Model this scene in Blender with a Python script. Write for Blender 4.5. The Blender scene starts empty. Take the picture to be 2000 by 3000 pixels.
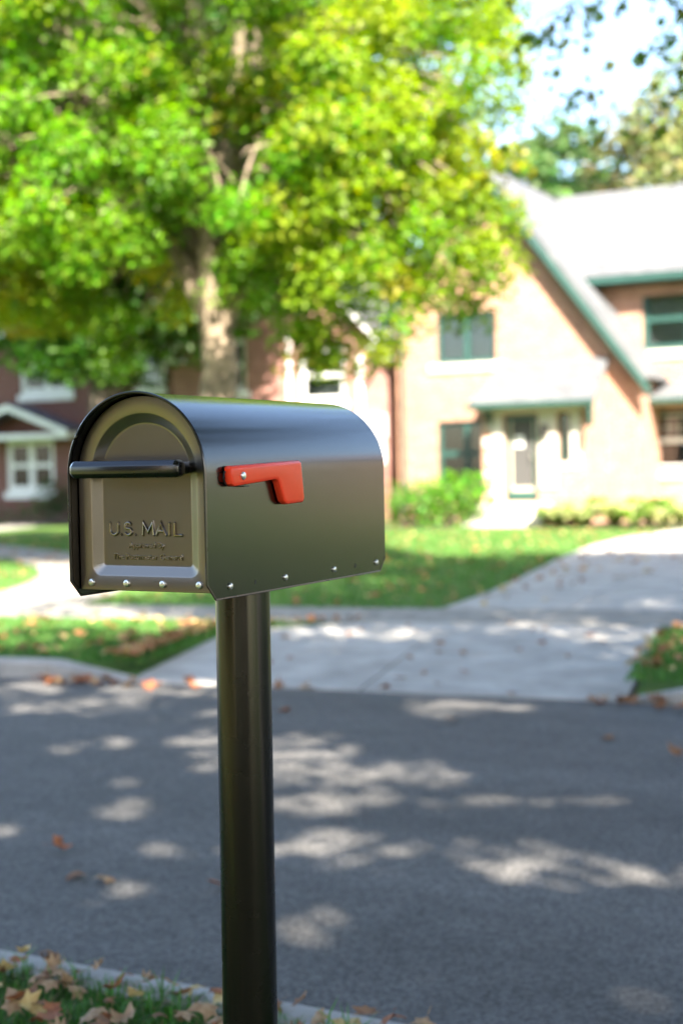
import bpy, bmesh, math, random
import numpy as np
from mathutils import Vector, Matrix

random.seed(7)
RNG = np.random.default_rng(11)
SC = bpy.context.scene
COL = SC.collection
H_EYE = 1.33

# ------------------------------------------------------------------ camera
cam_d = bpy.data.cameras.new('camera')
cam = bpy.data.objects.new('camera', cam_d)
COL.objects.link(cam)
_rt = (0.890558, 0.454452, -0.019491)
_dn = (-0.004627, -0.033798, -0.999418)
_fw = (-0.454846, 0.89013, -0.027996)
cam.matrix_world = Matrix(((_rt[0], -_dn[0], -_fw[0], 0.0),
                           (_rt[1], -_dn[1], -_fw[1], 0.0),
                           (_rt[2], -_dn[2], -_fw[2], H_EYE),
                           (0, 0, 0, 1)))
cam_d.sensor_fit = 'VERTICAL'
cam_d.sensor_height = 36.0
cam_d.sensor_width = 24.0
cam_d.lens = 50.0
cam_d.clip_start = 0.05
cam_d.clip_end = 2000.0
cam_d.dof.use_dof = True
cam_d.dof.focus_distance = 1.98
cam_d.dof.aperture_fstop = 3.4
cam_d.dof.aperture_blades = 0
SC.camera = cam

# ------------------------------------------------------------------ sky and sun
SUN_EL = math.radians(41.0)
SUN_AZ = math.radians(40.0)          # measured from -y (behind the camera) towards +x
SDIR = Vector((math.cos(SUN_EL) * math.sin(SUN_AZ), -math.cos(SUN_EL) * math.cos(SUN_AZ), math.sin(SUN_EL)))
world = bpy.data.worlds.new('World')
SC.world = world
world.use_nodes = True
wn = world.node_tree.nodes
wl = world.node_tree.links
wn.clear()
sky = wn.new('ShaderNodeTexSky')
sky.sky_type = 'NISHITA'
sky.sun_disc = False
sky.sun_elevation = SUN_EL
sky.sun_rotation = math.atan2(SDIR.x, SDIR.y)
sky.air_density = 1.0
sky.dust_density = 1.6
sky.ozone_density = 1.2
bg = wn.new('ShaderNodeBackground')
bg.inputs['Strength'].default_value = 0.085
wo = wn.new('ShaderNodeOutputWorld')
wl.new(sky.outputs[0], bg.inputs[0])
wl.new(bg.outputs[0], wo.inputs[0])
sun_d = bpy.data.lights.new('sun', 'SUN')
sun_d.energy = 5.0
sun_d.angle = math.radians(0.53)
sun_d.color = (1.0, 0.91, 0.79)
sun = bpy.data.objects.new('sun', sun_d)
sun.rotation_euler = SDIR.to_track_quat('Z', 'Y').to_euler()
sun.location = (20, -24, 28)
COL.objects.link(sun)

SC.view_settings.view_transform = 'Standard'
SC.view_settings.look = 'None'
SC.view_settings.gamma = 1.0
SC.view_settings.exposure = 2.95
SC.view_settings.use_curve_mapping = False
SC.render.engine = 'CYCLES'
SC.cycles.use_denoising = True
SC.cycles.max_bounces = 7
SC.cycles.diffuse_bounces = 4
SC.cycles.transparent_max_bounces = 8
SC.cycles.caustics_reflective = False
SC.cycles.caustics_refractive = False


# ------------------------------------------------------------------ materials
def nmat(name):
    m = bpy.data.materials.new(name)
    m.use_nodes = True
    nt = m.node_tree
    return m, nt.nodes, nt.links, nt.nodes['Principled BSDF']


def surf(name, col, rough=0.6, metal=0.0, var=0.0, scale=5.0, col2=None, bump=0.0, bscale=60.0, spec=0.5, coat=0.0, thresh=(0.35, 0.65)):
    """a painted or mineral surface: two colours blended by noise, with fine relief"""
    m, n, l, p = nmat(name)
    p.inputs['Roughness'].default_value = rough
    p.inputs['Metallic'].default_value = metal
    p.inputs['Specular IOR Level'].default_value = spec
    p.inputs['Coat Weight'].default_value = coat
    tc = n.new('ShaderNodeTexCoord')
    if var or col2:
        if col2 is None:
            col2 = tuple(max(0, c * (1 - var)) for c in col)
            col = tuple(min(1, c * (1 + var)) for c in col)
        ns = n.new('ShaderNodeTexNoise')
        ns.inputs['Scale'].default_value = scale
        ns.inputs['Detail'].default_value = 6
        ns.inputs['Roughness'].default_value = 0.65
        l.new(tc.outputs['Object'], ns.inputs['Vector'])
        r = n.new('ShaderNodeValToRGB')
        r.color_ramp.elements[0].position = thresh[0]
        r.color_ramp.elements[1].position = thresh[1]
        r.color_ramp.elements[0].color = (*col2, 1)
        r.color_ramp.elements[1].color = (*col, 1)
        l.new(ns.outputs[0], r.inputs[0])
        l.new(r.outputs[0], p.inputs['Base Color'])
    else:
        p.inputs['Base Color'].default_value = (*col, 1)
    if bump:
        nb = n.new('ShaderNodeTexNoise')
        nb.inputs['Scale'].default_value = bscale
        nb.inputs['Detail'].default_value = 4
        l.new(tc.outputs['Object'], nb.inputs['Vector'])
        b = n.new('ShaderNodeBump')
        b.inputs['Strength'].default_value = bump
        b.inputs['Distance'].default_value = 0.01
        l.new(nb.outputs[0], b.inputs['Height'])
        l.new(b.outputs[0], p.inputs['Normal'])
    return m


def brick(name, c1, c2, mortar):
    m, n, l, p = nmat(name)
    p.inputs['Roughness'].default_value = 0.85
    tc = n.new('ShaderNodeTexCoord')
    sx = n.new('ShaderNodeSeparateXYZ')
    l.new(tc.outputs['Object'], sx.inputs[0])
    ad = n.new('ShaderNodeMath')
    ad.operation = 'ADD'
    l.new(sx.outputs['X'], ad.inputs[0])
    l.new(sx.outputs['Y'], ad.inputs[1])
    cb = n.new('ShaderNodeCombineXYZ')
    l.new(ad.outputs[0], cb.inputs['X'])
    l.new(sx.outputs['Z'], cb.inputs['Y'])
    b = n.new('ShaderNodeTexBrick')
    b.inputs['Color1'].default_value = (*c1, 1)
    b.inputs['Color2'].default_value = (*c2, 1)
    b.inputs['Mortar'].default_value = (*mortar, 1)
    b.inputs['Scale'].default_value = 1.0
    b.inputs['Brick Width'].default_value = 0.215
    b.inputs['Row Height'].default_value = 0.075
    b.inputs['Mortar Size'].default_value = 0.006
    b.inputs['Mortar Smooth'].default_value = 0.2
    b.inputs['Bias'].default_value = 0.0
    l.new(cb.outputs[0], b.inputs['Vector'])
    ns = n.new('ShaderNodeTexNoise')
    ns.inputs['Scale'].default_value = 1.3
    ns.inputs['Detail'].default_value = 5
    l.new(tc.outputs['Object'], ns.inputs['Vector'])
    hs = n.new('ShaderNodeHueSaturation')
    mr = n.new('ShaderNodeMapRange')
    mr.inputs['To Min'].default_value = 0.75
    mr.inputs['To Max'].default_value = 1.25
    l.new(ns.outputs[0], mr.inputs['Value'])
    l.new(mr.outputs[0], hs.inputs['Value'])
    l.new(b.outputs['Color'], hs.inputs['Color'])
    l.new(hs.outputs[0], p.inputs['Base Color'])
    bp = n.new('ShaderNodeBump')
    bp.inputs['Strength'].default_value = 0.6
    bp.inputs['Distance'].default_value = 0.008
    bp.invert = True
    l.new(b.outputs['Fac'], bp.inputs['Height'])
    l.new(bp.outputs[0], p.inputs['Normal'])
    return m


def shingle(name, c1, c2):
    m, n, l, p = nmat(name)
    p.inputs['Roughness'].default_value = 0.8
    tc = n.new('ShaderNodeTexCoord')
    b = n.new('ShaderNodeTexBrick')
    b.inputs['Color1'].default_value = (*c1, 1)
    b.inputs['Color2'].default_value = (*c2, 1)
    b.inputs['Mortar'].default_value = tuple(c * 0.5 for c in c2) + (1,)
    b.inputs['Scale'].default_value = 1.0
    b.inputs['Brick Width'].default_value = 0.3
    b.inputs['Row Height'].default_value = 0.14
    b.inputs['Mortar Size'].default_value = 0.006
    l.new(tc.outputs['UV'], b.inputs['Vector'])
    l.new(b.outputs['Color'], p.inputs['Base Color'])
    return m


def leafmat(name, trans=0.45, rough=0.45, attr=True, col=(0.1, 0.2, 0.03)):
    m, n, l, p = nmat(name)
    p.inputs['Roughness'].default_value = rough
    p.inputs['Specular IOR Level'].default_value = 0.35
    tr = n.new('ShaderNodeBsdfTranslucent')
    if attr:
        a = n.new('ShaderNodeAttribute')
        a.attribute_name = 'Col'
        l.new(a.outputs['Color'], p.inputs['Base Color'])
        hs = n.new('ShaderNodeHueSaturation')
        hs.inputs['Saturation'].default_value = 1.15
        hs.inputs['Value'].default_value = 1.5
        l.new(a.outputs['Color'], hs.inputs['Color'])
        l.new(hs.outputs[0], tr.inputs['Color'])
    else:
        p.inputs['Base Color'].default_value = (*col, 1)
        tr.inputs['Color'].default_value = tuple(min(1, c * 1.4) for c in col) + (1,)
    mx = n.new('ShaderNodeMixShader')
    mx.inputs[0].default_value = trans
    l.new(p.outputs[0], mx.inputs[1])
    l.new(tr.outputs[0], mx.inputs[2])
    l.new(mx.outputs[0], n['Material Output'].inputs['Surface'])
    return m


def glassmat(name):
    m, n, l, p = nmat(name)
    n.remove(p)
    tr = n.new('ShaderNodeBsdfTransparent')
    tr.inputs[0].default_value = (0.75, 0.8, 0.78, 1)
    gl = n.new('ShaderNodeBsdfGlossy')
    gl.inputs['Roughness'].default_value = 0.03
    fr = n.new('ShaderNodeFresnel')
    fr.inputs['IOR'].default_value = 1.7
    mx = n.new('ShaderNodeMixShader')
    l.new(fr.outputs[0], mx.inputs[0])
    l.new(tr.outputs[0], mx.inputs[1])
    l.new(gl.outputs[0], mx.inputs[2])
    l.new(mx.outputs[0], n['Material Output'].inputs['Surface'])
    return m


M = {}
def asphalt():
    m, n, l, p = nmat('asphalt')
    p.inputs['Roughness'].default_value = 0.8
    tc = n.new('ShaderNodeTexCoord')

    def ramp(src, a, b, c0, c1):
        r = n.new('ShaderNodeValToRGB')
        r.color_ramp.elements[0].position = a
        r.color_ramp.elements[1].position = b
        r.color_ramp.elements[0].color = (c0, c0, c0, 1)
        r.color_ramp.elements[1].color = (c1, c1, c1, 1)
        l.new(src, r.inputs[0])
        return r.outputs[0]

    def noise(sc, det, stretch=None):
        x = n.new('ShaderNodeTexNoise')
        x.inputs['Scale'].default_value = sc
        x.inputs['Detail'].default_value = det
        if stretch:
            mp = n.new('ShaderNodeMapping')
            mp.inputs['Scale'].default_value = stretch
            l.new(tc.outputs['Object'], mp.inputs[0])
            l.new(mp.outputs[0], x.inputs['Vector'])
        else:
            l.new(tc.outputs['Object'], x.inputs['Vector'])
        return x.outputs[0]

    def mul(a, b):
        x = n.new('ShaderNodeMix')
        x.data_type = 'RGBA'
        x.blend_type = 'MULTIPLY'
        x.inputs['Factor'].default_value = 1.0
        l.new(a, x.inputs['A'])
        l.new(b, x.inputs['B'])
        return x.outputs['Result']

    vo = n.new('ShaderNodeTexVoronoi')
    vo.inputs['Scale'].default_value = 95
    l.new(tc.outputs['Object'], vo.inputs['Vector'])
    bw = n.new('ShaderNodeRGBToBW')
    l.new(vo.outputs['Color'], bw.inputs[0])
    stone_ = ramp(bw.outputs[0], 0.2, 0.85, 0.55, 1.6)
    wear = ramp(noise(1.0, 6, (0.25, 1.6, 1)), 0.32, 0.7, 0.78, 1.22)
    blot = ramp(noise(5.5, 6), 0.3, 0.72, 0.84, 1.14)
    base = n.new('ShaderNodeRGB')
    base.outputs[0].default_value = (0.075, 0.072, 0.068, 1)
    c = mul(mul(mul(base.outputs[0], stone_), wear), blot)
    l.new(c, p.inputs['Base Color'])
    b = n.new('ShaderNodeBump')
    b.inputs['Strength'].default_value = 0.7
    b.inputs['Distance'].default_value = 0.006
    l.new(vo.outputs['Distance'], b.inputs['Height'])
    l.new(b.outputs[0], p.inputs['Normal'])
    return m


M['asphalt'] = asphalt()
M['concrete'] = surf('concrete', (0.38, 0.36, 0.325), 0.85, col2=(0.24, 0.225, 0.2), scale=2.6, bump=0.3, bscale=160)
M['old_concrete'] = surf('old_concrete', (0.28, 0.26, 0.225), 0.88, col2=(0.14, 0.13, 0.11), scale=6.0, bump=0.4, bscale=120)
M['stone'] = surf('limestone', (0.43, 0.4, 0.34), 0.8, var=0.08, scale=4)
M['soil'] = surf('soil', (0.05, 0.06, 0.02), 0.95, col2=(0.06, 0.045, 0.025), scale=7, bump=0.6, bscale=40)
M['lawn'] = surf('lawn', (0.075, 0.135, 0.022), 0.9, col2=(0.045, 0.095, 0.016), scale=2.2, bump=1.0, bscale=55, spec=0.2)
M['orange_brick'] = brick('orange_brick', (0.37, 0.185, 0.112), (0.25, 0.112, 0.068), (0.38, 0.31, 0.25))
M['red_brick'] = brick('red_brick', (0.14, 0.045, 0.03), (0.1, 0.032, 0.023), (0.17, 0.13, 0.115))  # red brick deepened in colour for the wall in shade
M['sunlit_red_brick'] = brick('sunlit_red_brick', (0.3, 0.135, 0.105), (0.21, 0.085, 0.068), (0.3, 0.24, 0.21))  # same red brick, the gable's sunlight put into a paler colour
M['dark_brick'] = brick('dark_brown_brick', (0.15, 0.1, 0.07), (0.11, 0.07, 0.05), (0.2, 0.17, 0.14))
M['brown_brick'] = brick('brown_brick', (0.32, 0.19, 0.115), (0.25, 0.14, 0.085), (0.36, 0.3, 0.24))
M['grey_shingle'] = shingle('grey_shingle', (0.1, 0.103, 0.105), (0.062, 0.066, 0.07))
M['purple_shingle'] = shingle('slate_shingle', (0.13, 0.12, 0.15), (0.1, 0.092, 0.12))
M['green_paint'] = surf('green_paint', (0.018, 0.056, 0.046), 0.4, var=0.1, scale=3)
M['white_paint'] = surf('white_paint', (0.6, 0.6, 0.58), 0.5, var=0.04, scale=3)
M['cream_paint'] = surf('cream_paint', (0.42, 0.38, 0.29), 0.55, var=0.05, scale=3)
M['curtain'] = surf('curtain_cloth', (0.55, 0.52, 0.46), 0.9, var=0.1, scale=9)
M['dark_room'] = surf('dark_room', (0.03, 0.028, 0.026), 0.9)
M['screen'] = surf('door_screen', (0.05, 0.048, 0.046), 0.7)
M['glass'] = glassmat('window_glass')
M['dark_metal'] = surf('dark_metal', (0.03, 0.028, 0.026), 0.45, metal=0.6)
M['bark'] = surf('grey_bark', (0.29, 0.225, 0.155), 0.92, col2=(0.1, 0.075, 0.052), scale=7, bump=1.0, bscale=18)
M['dark_bark'] = surf('dark_bark', (0.12, 0.095, 0.07), 0.92, col2=(0.06, 0.045, 0.035), scale=9, bump=1.0, bscale=20)
M['leaves'] = leafmat('tree_leaves', 0.6)
M['grass'] = leafmat('grass_blades', 0.35, 0.5)
M['dry'] = leafmat('dry_leaves', 0.2, 0.7)


def coat(name, base, rough, metal, bumpd, bs, cw=0.85):
    m, n, l, p = nmat(name)
    p.inputs['Base Color'].default_value = (*base, 1)
    p.inputs['Coat Weight'].default_value = cw
    p.inputs['Coat Roughness'].default_value = 0.17
    p.inputs['Coat IOR'].default_value = 1.6
    p.inputs['Metallic'].default_value = metal
    p.inputs['Specular IOR Level'].default_value = 0.5
    tc = n.new('ShaderNodeTexCoord')
    nb = n.new('ShaderNodeTexNoise')
    nb.inputs['Scale'].default_value = bs
    nb.inputs['Detail'].default_value = 3
    l.new(tc.outputs['Object'], nb.inputs['Vector'])
    b = n.new('ShaderNodeBump')
    b.inputs['Strength'].default_value = bumpd
    b.inputs['Distance'].default_value = 0.0006
    l.new(nb.outputs[0], b.inputs['Height'])
    l.new(b.outputs[0], p.inputs['Normal'])
    n2 = n.new('ShaderNodeTexNoise')
    n2.inputs['Scale'].default_value = 14
    n2.inputs['Detail'].default_value = 5
    l.new(tc.outputs['Object'], n2.inputs['Vector'])
    mr = n.new('ShaderNodeMapRange')
    mr.inputs['To Min'].default_value = rough * 0.88
    mr.inputs['To Max'].default_value = rough * 1.12
    l.new(n2.outputs[0], mr.inputs['Value'])
    l.new(mr.outputs[0], p.inputs['Roughness'])
    return m


M['bronze'] = coat('bronze_powder_coat', (0.034, 0.031, 0.027), 0.25, 1.0, 0.16, 420, 0.7)
M['bronze_door'] = coat('bronze_powder_coat_door', (0.2, 0.165, 0.13), 0.3, 1.0, 0.22, 520)
M['lettering'] = coat('lettering_coat', (0.24, 0.2, 0.155), 0.2, 1.0, 0.0, 420, 1.0)
M['black_coat'] = coat('black_powder_coat', (0.03, 0.028, 0.027), 0.28, 0.9, 0.15, 420, 0.5)
M['post_coat'] = coat('post_powder_coat', (0.028, 0.025, 0.021), 0.27, 0.9, 0.1, 300, 0.3)
M['red'] = surf('red_enamel', (0.93, 0.06, 0.02), 0.26, spec=0.35, coat=0.0, var=0.03, scale=30)
M['zinc'] = surf('zinc', (0.72, 0.7, 0.66), 0.28, metal=0.9)
M['black'] = surf('black_plastic', (0.01, 0.01, 0.01), 0.4)


# ------------------------------------------------------------------ mesh helpers
def link(name, me, mat=None, parent=None, smooth=False):
    o = bpy.data.objects.new(name, me)
    COL.objects.link(o)
    if mat is not None:
        me.materials.append(mat)
    if smooth:
        me.polygons.foreach_set('use_smooth', [True] * len(me.polygons))
    if parent is not None:
        o.parent = parent
    return o


def tag(o, label=None, cat=None, group=None, kind=None):
    if label:
        o['label'] = label
    if cat:
        o['category'] = cat
    if group:
        o['group'] = group
    if kind:
        o['kind'] = kind
    return o


def empty(name, loc=(0, 0, 0)):
    o = bpy.data.objects.new(name, None)
    o.empty_display_size = 0.1
    o.location = loc
    COL.objects.link(o)
    return o


class MB:
    """collects faces into one mesh"""
    def __init__(s):
        s.v = []
        s.f = []

    def poly(s, pts):
        k = len(s.v)
        s.v += [tuple(p) for p in pts]
        s.f.append(tuple(range(k, k + len(pts))))

    def box(s, x0, x1, y0, y1, z0, z1):
        k = len(s.v)
        s.v += [(x0, y0, z0), (x1, y0, z0), (x1, y1, z0), (x0, y1, z0), (x0, y0, z1), (x1, y0, z1), (x1, y1, z1), (x0, y1, z1)]
        s.f += [tuple(k + i for i in q) for q in ((0, 3, 2, 1), (4, 5, 6, 7), (0, 1, 5, 4), (1, 2, 6, 5), (2, 3, 7, 6), (3, 0, 4, 7))]
        return s

    def prism(s, outline, d):
        """outline: 3-D loop, extruded by vector d"""
        k = len(s.v)
        n = len(outline)
        s.v += [tuple(p) for p in outline]
        s.v += [tuple(Vector(p) + Vector(d)) for p in outline]
        s.f.append(tuple(range(k + n - 1, k - 1, -1)))
        s.f.append(tuple(range(k + n, k + 2 * n)))
        for i in range(n):
            j = (i + 1) % n
            s.f.append((k + i, k + j, k + n + j, k + n + i))
        return s

    def tube(s, pts, rad, k=8, cap=True):
        pts = [Vector(p) for p in pts]
        if not hasattr(rad, '__len__'):
            rad = [rad] * len(pts)
        base = len(s.v)
        up = Vector((0.31, 0.17, 0.93))
        for i, p in enumerate(pts):
            t = (pts[min(i + 1, len(pts) - 1)] - pts[max(i - 1, 0)]).normalized()
            if abs(t.dot(up)) > 0.97:
                up = Vector((0.9, 0.3, 0.1))
            a = t.cross(up).normalized()
            b = t.cross(a)
            up = b.cross(t) if False else up
            for j in range(k):
                an = 2 * math.pi * j / k
                s.v.append(tuple(p + (a * math.cos(an) + b * math.sin(an)) * rad[i]))
        for i in range(len(pts) - 1):
            for j in range(k):
                j2 = (j + 1) % k
                s.f.append((base + i * k + j, base + i * k + j2, base + (i + 1) * k + j2, base + (i + 1) * k + j))
        if cap:
            s.f.append(tuple(base + j for j in range(k - 1, -1, -1)))
            s.f.append(tuple(base + (len(pts) - 1) * k + j for j in range(k)))
        return s

    def build(s, name, mat, parent=None, smooth=False, bevel=0.0, seg=2, fix=True):
        me = bpy.data.meshes.new(name)
        me.from_pydata(s.v, [], s.f)
        if fix or bevel:
            bm = bmesh.new()
            bm.from_mesh(me)
            bmesh.ops.remove_doubles(bm, verts=bm.verts, dist=1e-6)
            bmesh.ops.recalc_face_normals(bm, faces=bm.faces)
            if bevel:
                ed = [e for e in bm.edges if len(e.link_faces) == 2 and e.calc_face_angle(0) > 0.5]
                bmesh.ops.bevel(bm, geom=ed, offset=bevel, segments=seg, profile=0.5, affect='EDGES', clamp_overlap=True)
            bm.to_mesh(me)
            bm.free()
        me.update()
        o = link(name, me, mat, parent, smooth)
        if smooth:
            shade(o)
        return o


def shade(o, ang=35):
    """smooth shading with sharp edges above an angle"""
    me = o.data
    bm = bmesh.new()
    bm.from_mesh(me)
    for e in bm.edges:
        e.smooth = not (len(e.link_faces) == 2 and e.calc_face_angle(0) > math.radians(ang))
    bm.to_mesh(me)
    bm.free()
    me.polygons.foreach_set('use_smooth', [True] * len(me.polygons))


def np_mesh(name, v, f, mat, parent=None, col=None, smooth=False):
    """v (N,3), f (K,3 or 4) arrays"""
    me = bpy.data.meshes.new(name)
    k = f.shape[1]
    me.vertices.add(len(v))
    me.vertices.foreach_set('co', np.ascontiguousarray(v, dtype=np.float32).ravel())
    me.loops.add(f.size)
    me.loops.foreach_set('vertex_index', np.ascontiguousarray(f, dtype=np.int32).ravel())
    me.polygons.add(len(f))
    me.polygons.foreach_set('loop_start', np.arange(0, f.size, k, dtype=np.int32))
    if col is not None:
        at = me.attributes.new('Col', 'FLOAT_COLOR', 'POINT')
        c4 = np.ones((len(v), 4), dtype=np.float32)
        c4[:, :3] = col
        at.data.foreach_set('color', c4.ravel())
    me.update(calc_edges=True)
    me.validate()
    return link(name, me, mat, parent, smooth)


def unit(a):
    return a / np.maximum(np.linalg.norm(a, axis=-1, keepdims=True), 1e-9)


# a lobed (maple-like) leaf outline for near leaves and a simple one for far crowns
MAPLE = np.array([(0, -0.5), (0.12, -0.36), (0.42, -0.42), (0.33, -0.2), (0.52, 0.08), (0.26, 0.06), (0.2, 0.2), (0.0, 0.55),
                  (-0.2, 0.2), (-0.26, 0.06), (-0.52, 0.08), (-0.33, -0.2), (-0.42, -0.42), (-0.12, -0.36)])


def leaf_cloud(name, cen, size, nrm, mat, parent, col, rng, lobed=False):
    """one mesh of separate leaves at cen, facing nrm"""
    n = len(cen)
    nrm = unit(nrm)
    ref = unit(rng.normal(size=(n, 3)))
    a = unit(np.cross(nrm, ref))
    b = np.cross(nrm, a)
    sz = size[:, None]
    if lobed:
        K = len(MAPLE)
        pts = [cen]
        for (u, w) in MAPLE:
            pts.append(cen + a * sz * u + b * sz * w + nrm * sz * (0.35 * abs(u) - 0.25 * w * w))
        v = np.stack(pts, 1).reshape(-1, 3)
        base = np.arange(n)[:, None, None] * (K + 1)
        tri = np.array([(0, 1 + i, 1 + (i + 1) % K) for i in range(K)])[None]
        f = (base + tri).reshape(-1, 3)
        c = np.repeat(col, K + 1, axis=0)
    else:
        fold = 0.22
        v = np.stack([cen - b * sz * 0.5, cen + a * sz * 0.42 + nrm * sz * fold - b * sz * 0.08,
                      cen + b * sz * 0.55 - nrm * sz * 0.12, cen - a * sz * 0.42 + nrm * sz * fold - b * sz * 0.08], 1).reshape(-1, 3)
        base = np.arange(n)[:, None, None] * 4
        f = (base + np.array([(0, 1, 2), (0, 2, 3)])[None]).reshape(-1, 3)
        c = np.repeat(col, 4, axis=0)
    return np_mesh(name, v, f, mat, parent, c)


# ------------------------------------------------------------------ ground, road, pavements
def gy(x):        # near kerb back edge
    return 2.70 - 0.02 * (x + 2)


def fy(x):        # far kerb (gutter line)
    return 7.70 + 0.10 * (x + 3.5)


def sy0(x):       # sidewalk, street side
    return 10.40 + 0.14 * (x + 4.0)


def sy1(x):       # sidewalk, house side
    return 11.50 + 0.155 * (x + 4.0)


def sheet(name, pts, z, mat, label=None):
    """a flat area made of a loop of points, triangulated"""
    bm = bmesh.new()
    vs = [bm.verts.new((p[0], p[1], z if len(p) < 3 else p[2])) for p in pts]
    bm.faces.new(vs)
    bmesh.ops.triangulate(bm, faces=bm.faces)
    bmesh.ops.recalc_face_normals(bm, faces=bm.faces)
    for f in bm.faces:
        if f.normal.z < 0:
            f.normal_flip()
    me = bpy.data.meshes.new(name)
    bm.to_mesh(me)
    bm.free()
    o = link(name, me, mat)
    tag(o, label, kind='structure')
    return o


def strip_xs(a, b, n):
    return [a + (b - a) * i / n for i in range(n + 1)]


sheet('ground', [(-900, -900), (900, -900), (900, 900), (-900, 900)], -0.12, M['soil'])
XS = strip_xs(-45, 45, 30)
sheet('road', [(x, gy(x) + 0.1) for x in XS] + [(x, fy(x) + 0.05) for x in reversed(XS)], 0.0, M['asphalt'])


def lawn_patch(name, lo, hi, x0, x1, nx, ny, z0, amp, mat):
    v, f = [], []
    for j in range(ny + 1):
        for i in range(nx + 1):
            x = x0 + (x1 - x0) * i / nx
            t = j / ny
            y = lo(x) * (1 - t) + hi(x) * t
            z = z0 + amp * (math.sin(x * 1.7 + y * 0.9) * 0.5 + math.sin(x * 0.6 - y * 1.3) * 0.5) * min(1, 4 * t * (1 - t) + 0.1)
            v.append((x, y, z))
    for j in range(ny):
        for i in range(nx):
            k = j * (nx + 1) + i
            f.append((k, k + 1, k + nx + 2, k + nx + 1))
    me = bpy.data.meshes.new(name)
    me.from_pydata(v, [], f)
    o = link(name, me, mat, None, True)
    return tag(o, kind='structure')


lawn_patch('near_lawn', lambda x: -30, lambda x: gy(x), -45, 45, 60, 30, 0.105, 0.012, M['lawn'])
lawn_patch('front_lawn', lambda x: sy1(x) - 0.02, lambda x: 60, -60, 60, 80, 40, 0.105, 0.012, M['lawn'])

DRV_X0, DRV_X1 = -5.2, -2.6      # drive, at the sidewalk


# kerb stones: one stone per piece, children of the kerb
def kerb(name, yfun, side, xs, skip=None, wings=()):
    root = empty(name, (0, yfun(0), 0))
    tag(root, kind='structure')
    prof = [(0, -0.12), (0.0, 0.095), (0.018, 0.115), (0.13, 0.12), (0.14, 0.115), (0.14, -0.12)]
    if side < 0:
        prof = [(-u, w) for u, w in prof]
    for i in range(len(xs) - 1):
        a, b = xs[i] + 0.006, xs[i + 1] - 0.006
        if skip and skip(0.5 * (a + b)):
            continue
        ya, yb = yfun(a) - yfun(0), yfun(b) - yfun(0)
        mb = MB()
        k = len(prof)
        mb.v += [(a, ya + u, w) for u, w in prof] + [(b, yb + u, w) for u, w in prof]
        mb.f += [tuple(range(k)), tuple(range(2 * k - 1, k - 1, -1))]
        mb.f += [(j, k + j, k + (j + 1) % k, (j + 1) % k) for j in range(k)]
        mb.build('kerb_stone', M['concrete'], root, smooth=True)
    for (a, b) in wings:            # stones that run down to the apron
        mb = MB()
        k = len(prof)
        ya, yb = yfun(a) - yfun(0), yfun(b) - yfun(0)
        mb.v += [(a, ya + u, w) for u, w in prof] + [(b, yb + u, min(w, 0.016)) for u, w in prof]
        mb.f += [tuple(range(k)), tuple(range(2 * k - 1, k - 1, -1))]
        mb.f += [(j, k + j, k + (j + 1) % k, (j + 1) % k) for j in range(k)]
        mb.build('kerb_stone', M['concrete'], root, smooth=True)
    return root


kerb('near_kerb', lambda x: gy(x) + 0.14, -1, strip_xs(-13, 11, 12))
# far kerb opens for the drive apron with sloping wings
kerb('far_kerb', fy, 1, [-21.6, -19.6, -17.6, -15.6, -13.6, -11.6, -9.6, -7.6, -6.0] + [-1.75, -0.2, 1.6, 3.6, 5.6], skip=lambda x: -6.0 < x < -1.75, wings=((-6.0, -5.42), (-1.75, -2.22)))

# the drive apron between kerb and sidewalk: slabs with joints
apron = empty('drive_apron', (-4, 9, 0.1))
tag(apron, kind='structure')


def slab(parent, quad, z0, z1s, mat, name='slab'):
    """quad: 4 plan points, z1s: their top heights"""
    o = parent.location
    mb = MB()
    k = [(p[0] - o.x, p[1] - o.y) for p in quad]
    mb.v += [(p[0], p[1], z0 - o.z) for p in k] + [(p[0], p[1], z - o.z) for p, z in zip(k, z1s)]
    mb.f += [(3, 2, 1, 0), (4, 5, 6, 7), (0, 1, 5, 4), (1, 2, 6, 5), (2, 3, 7, 6), (3, 0, 4, 7)]
    return mb.build(name, mat, parent, bevel=0.006, seg=1)


def apron_l(t):   # left edge from kerb (t=0) to sidewalk (t=1): flares towards the street
    return -5.42 - 0.42 * min(1, t / 0.7) + 0.85 * max(0, (t - 0.7) / 0.3) ** 1.6


def apron_r(t):
    return -2.22 - 0.5 * t


def verge(name, outer, edge):
    v, f = [], []
    nx, ny = 40, 14
    for j in range(ny + 1):
        t = j / ny
        for i in range(nx + 1):
            k = (i / nx) ** 2
            x = edge(t) * (1 - k) + outer * k
            y = (fy(x) + 0.14) * (1 - t) + (sy0(x) + 0.01) * t
            # the turf dips to the apron's level along its flared edge
            low = min(1, k * abs(outer - edge(t)) / 0.7)
            z = 0.105 * low + (0.105 * t + 0.012) * (1 - low) + 0.008 * math.sin(x * 2.1 + y)
            v.append((x, y, z))
    for j in range(ny):
        for i in range(nx):
            q = j * (nx + 1) + i
            f.append((q, q + 1, q + nx + 2, q + nx + 1))
    me = bpy.data.meshes.new(name)
    me.from_pydata(v, [], f)
    tag(link(name, me, M['lawn'], None, True), kind='structure')


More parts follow.
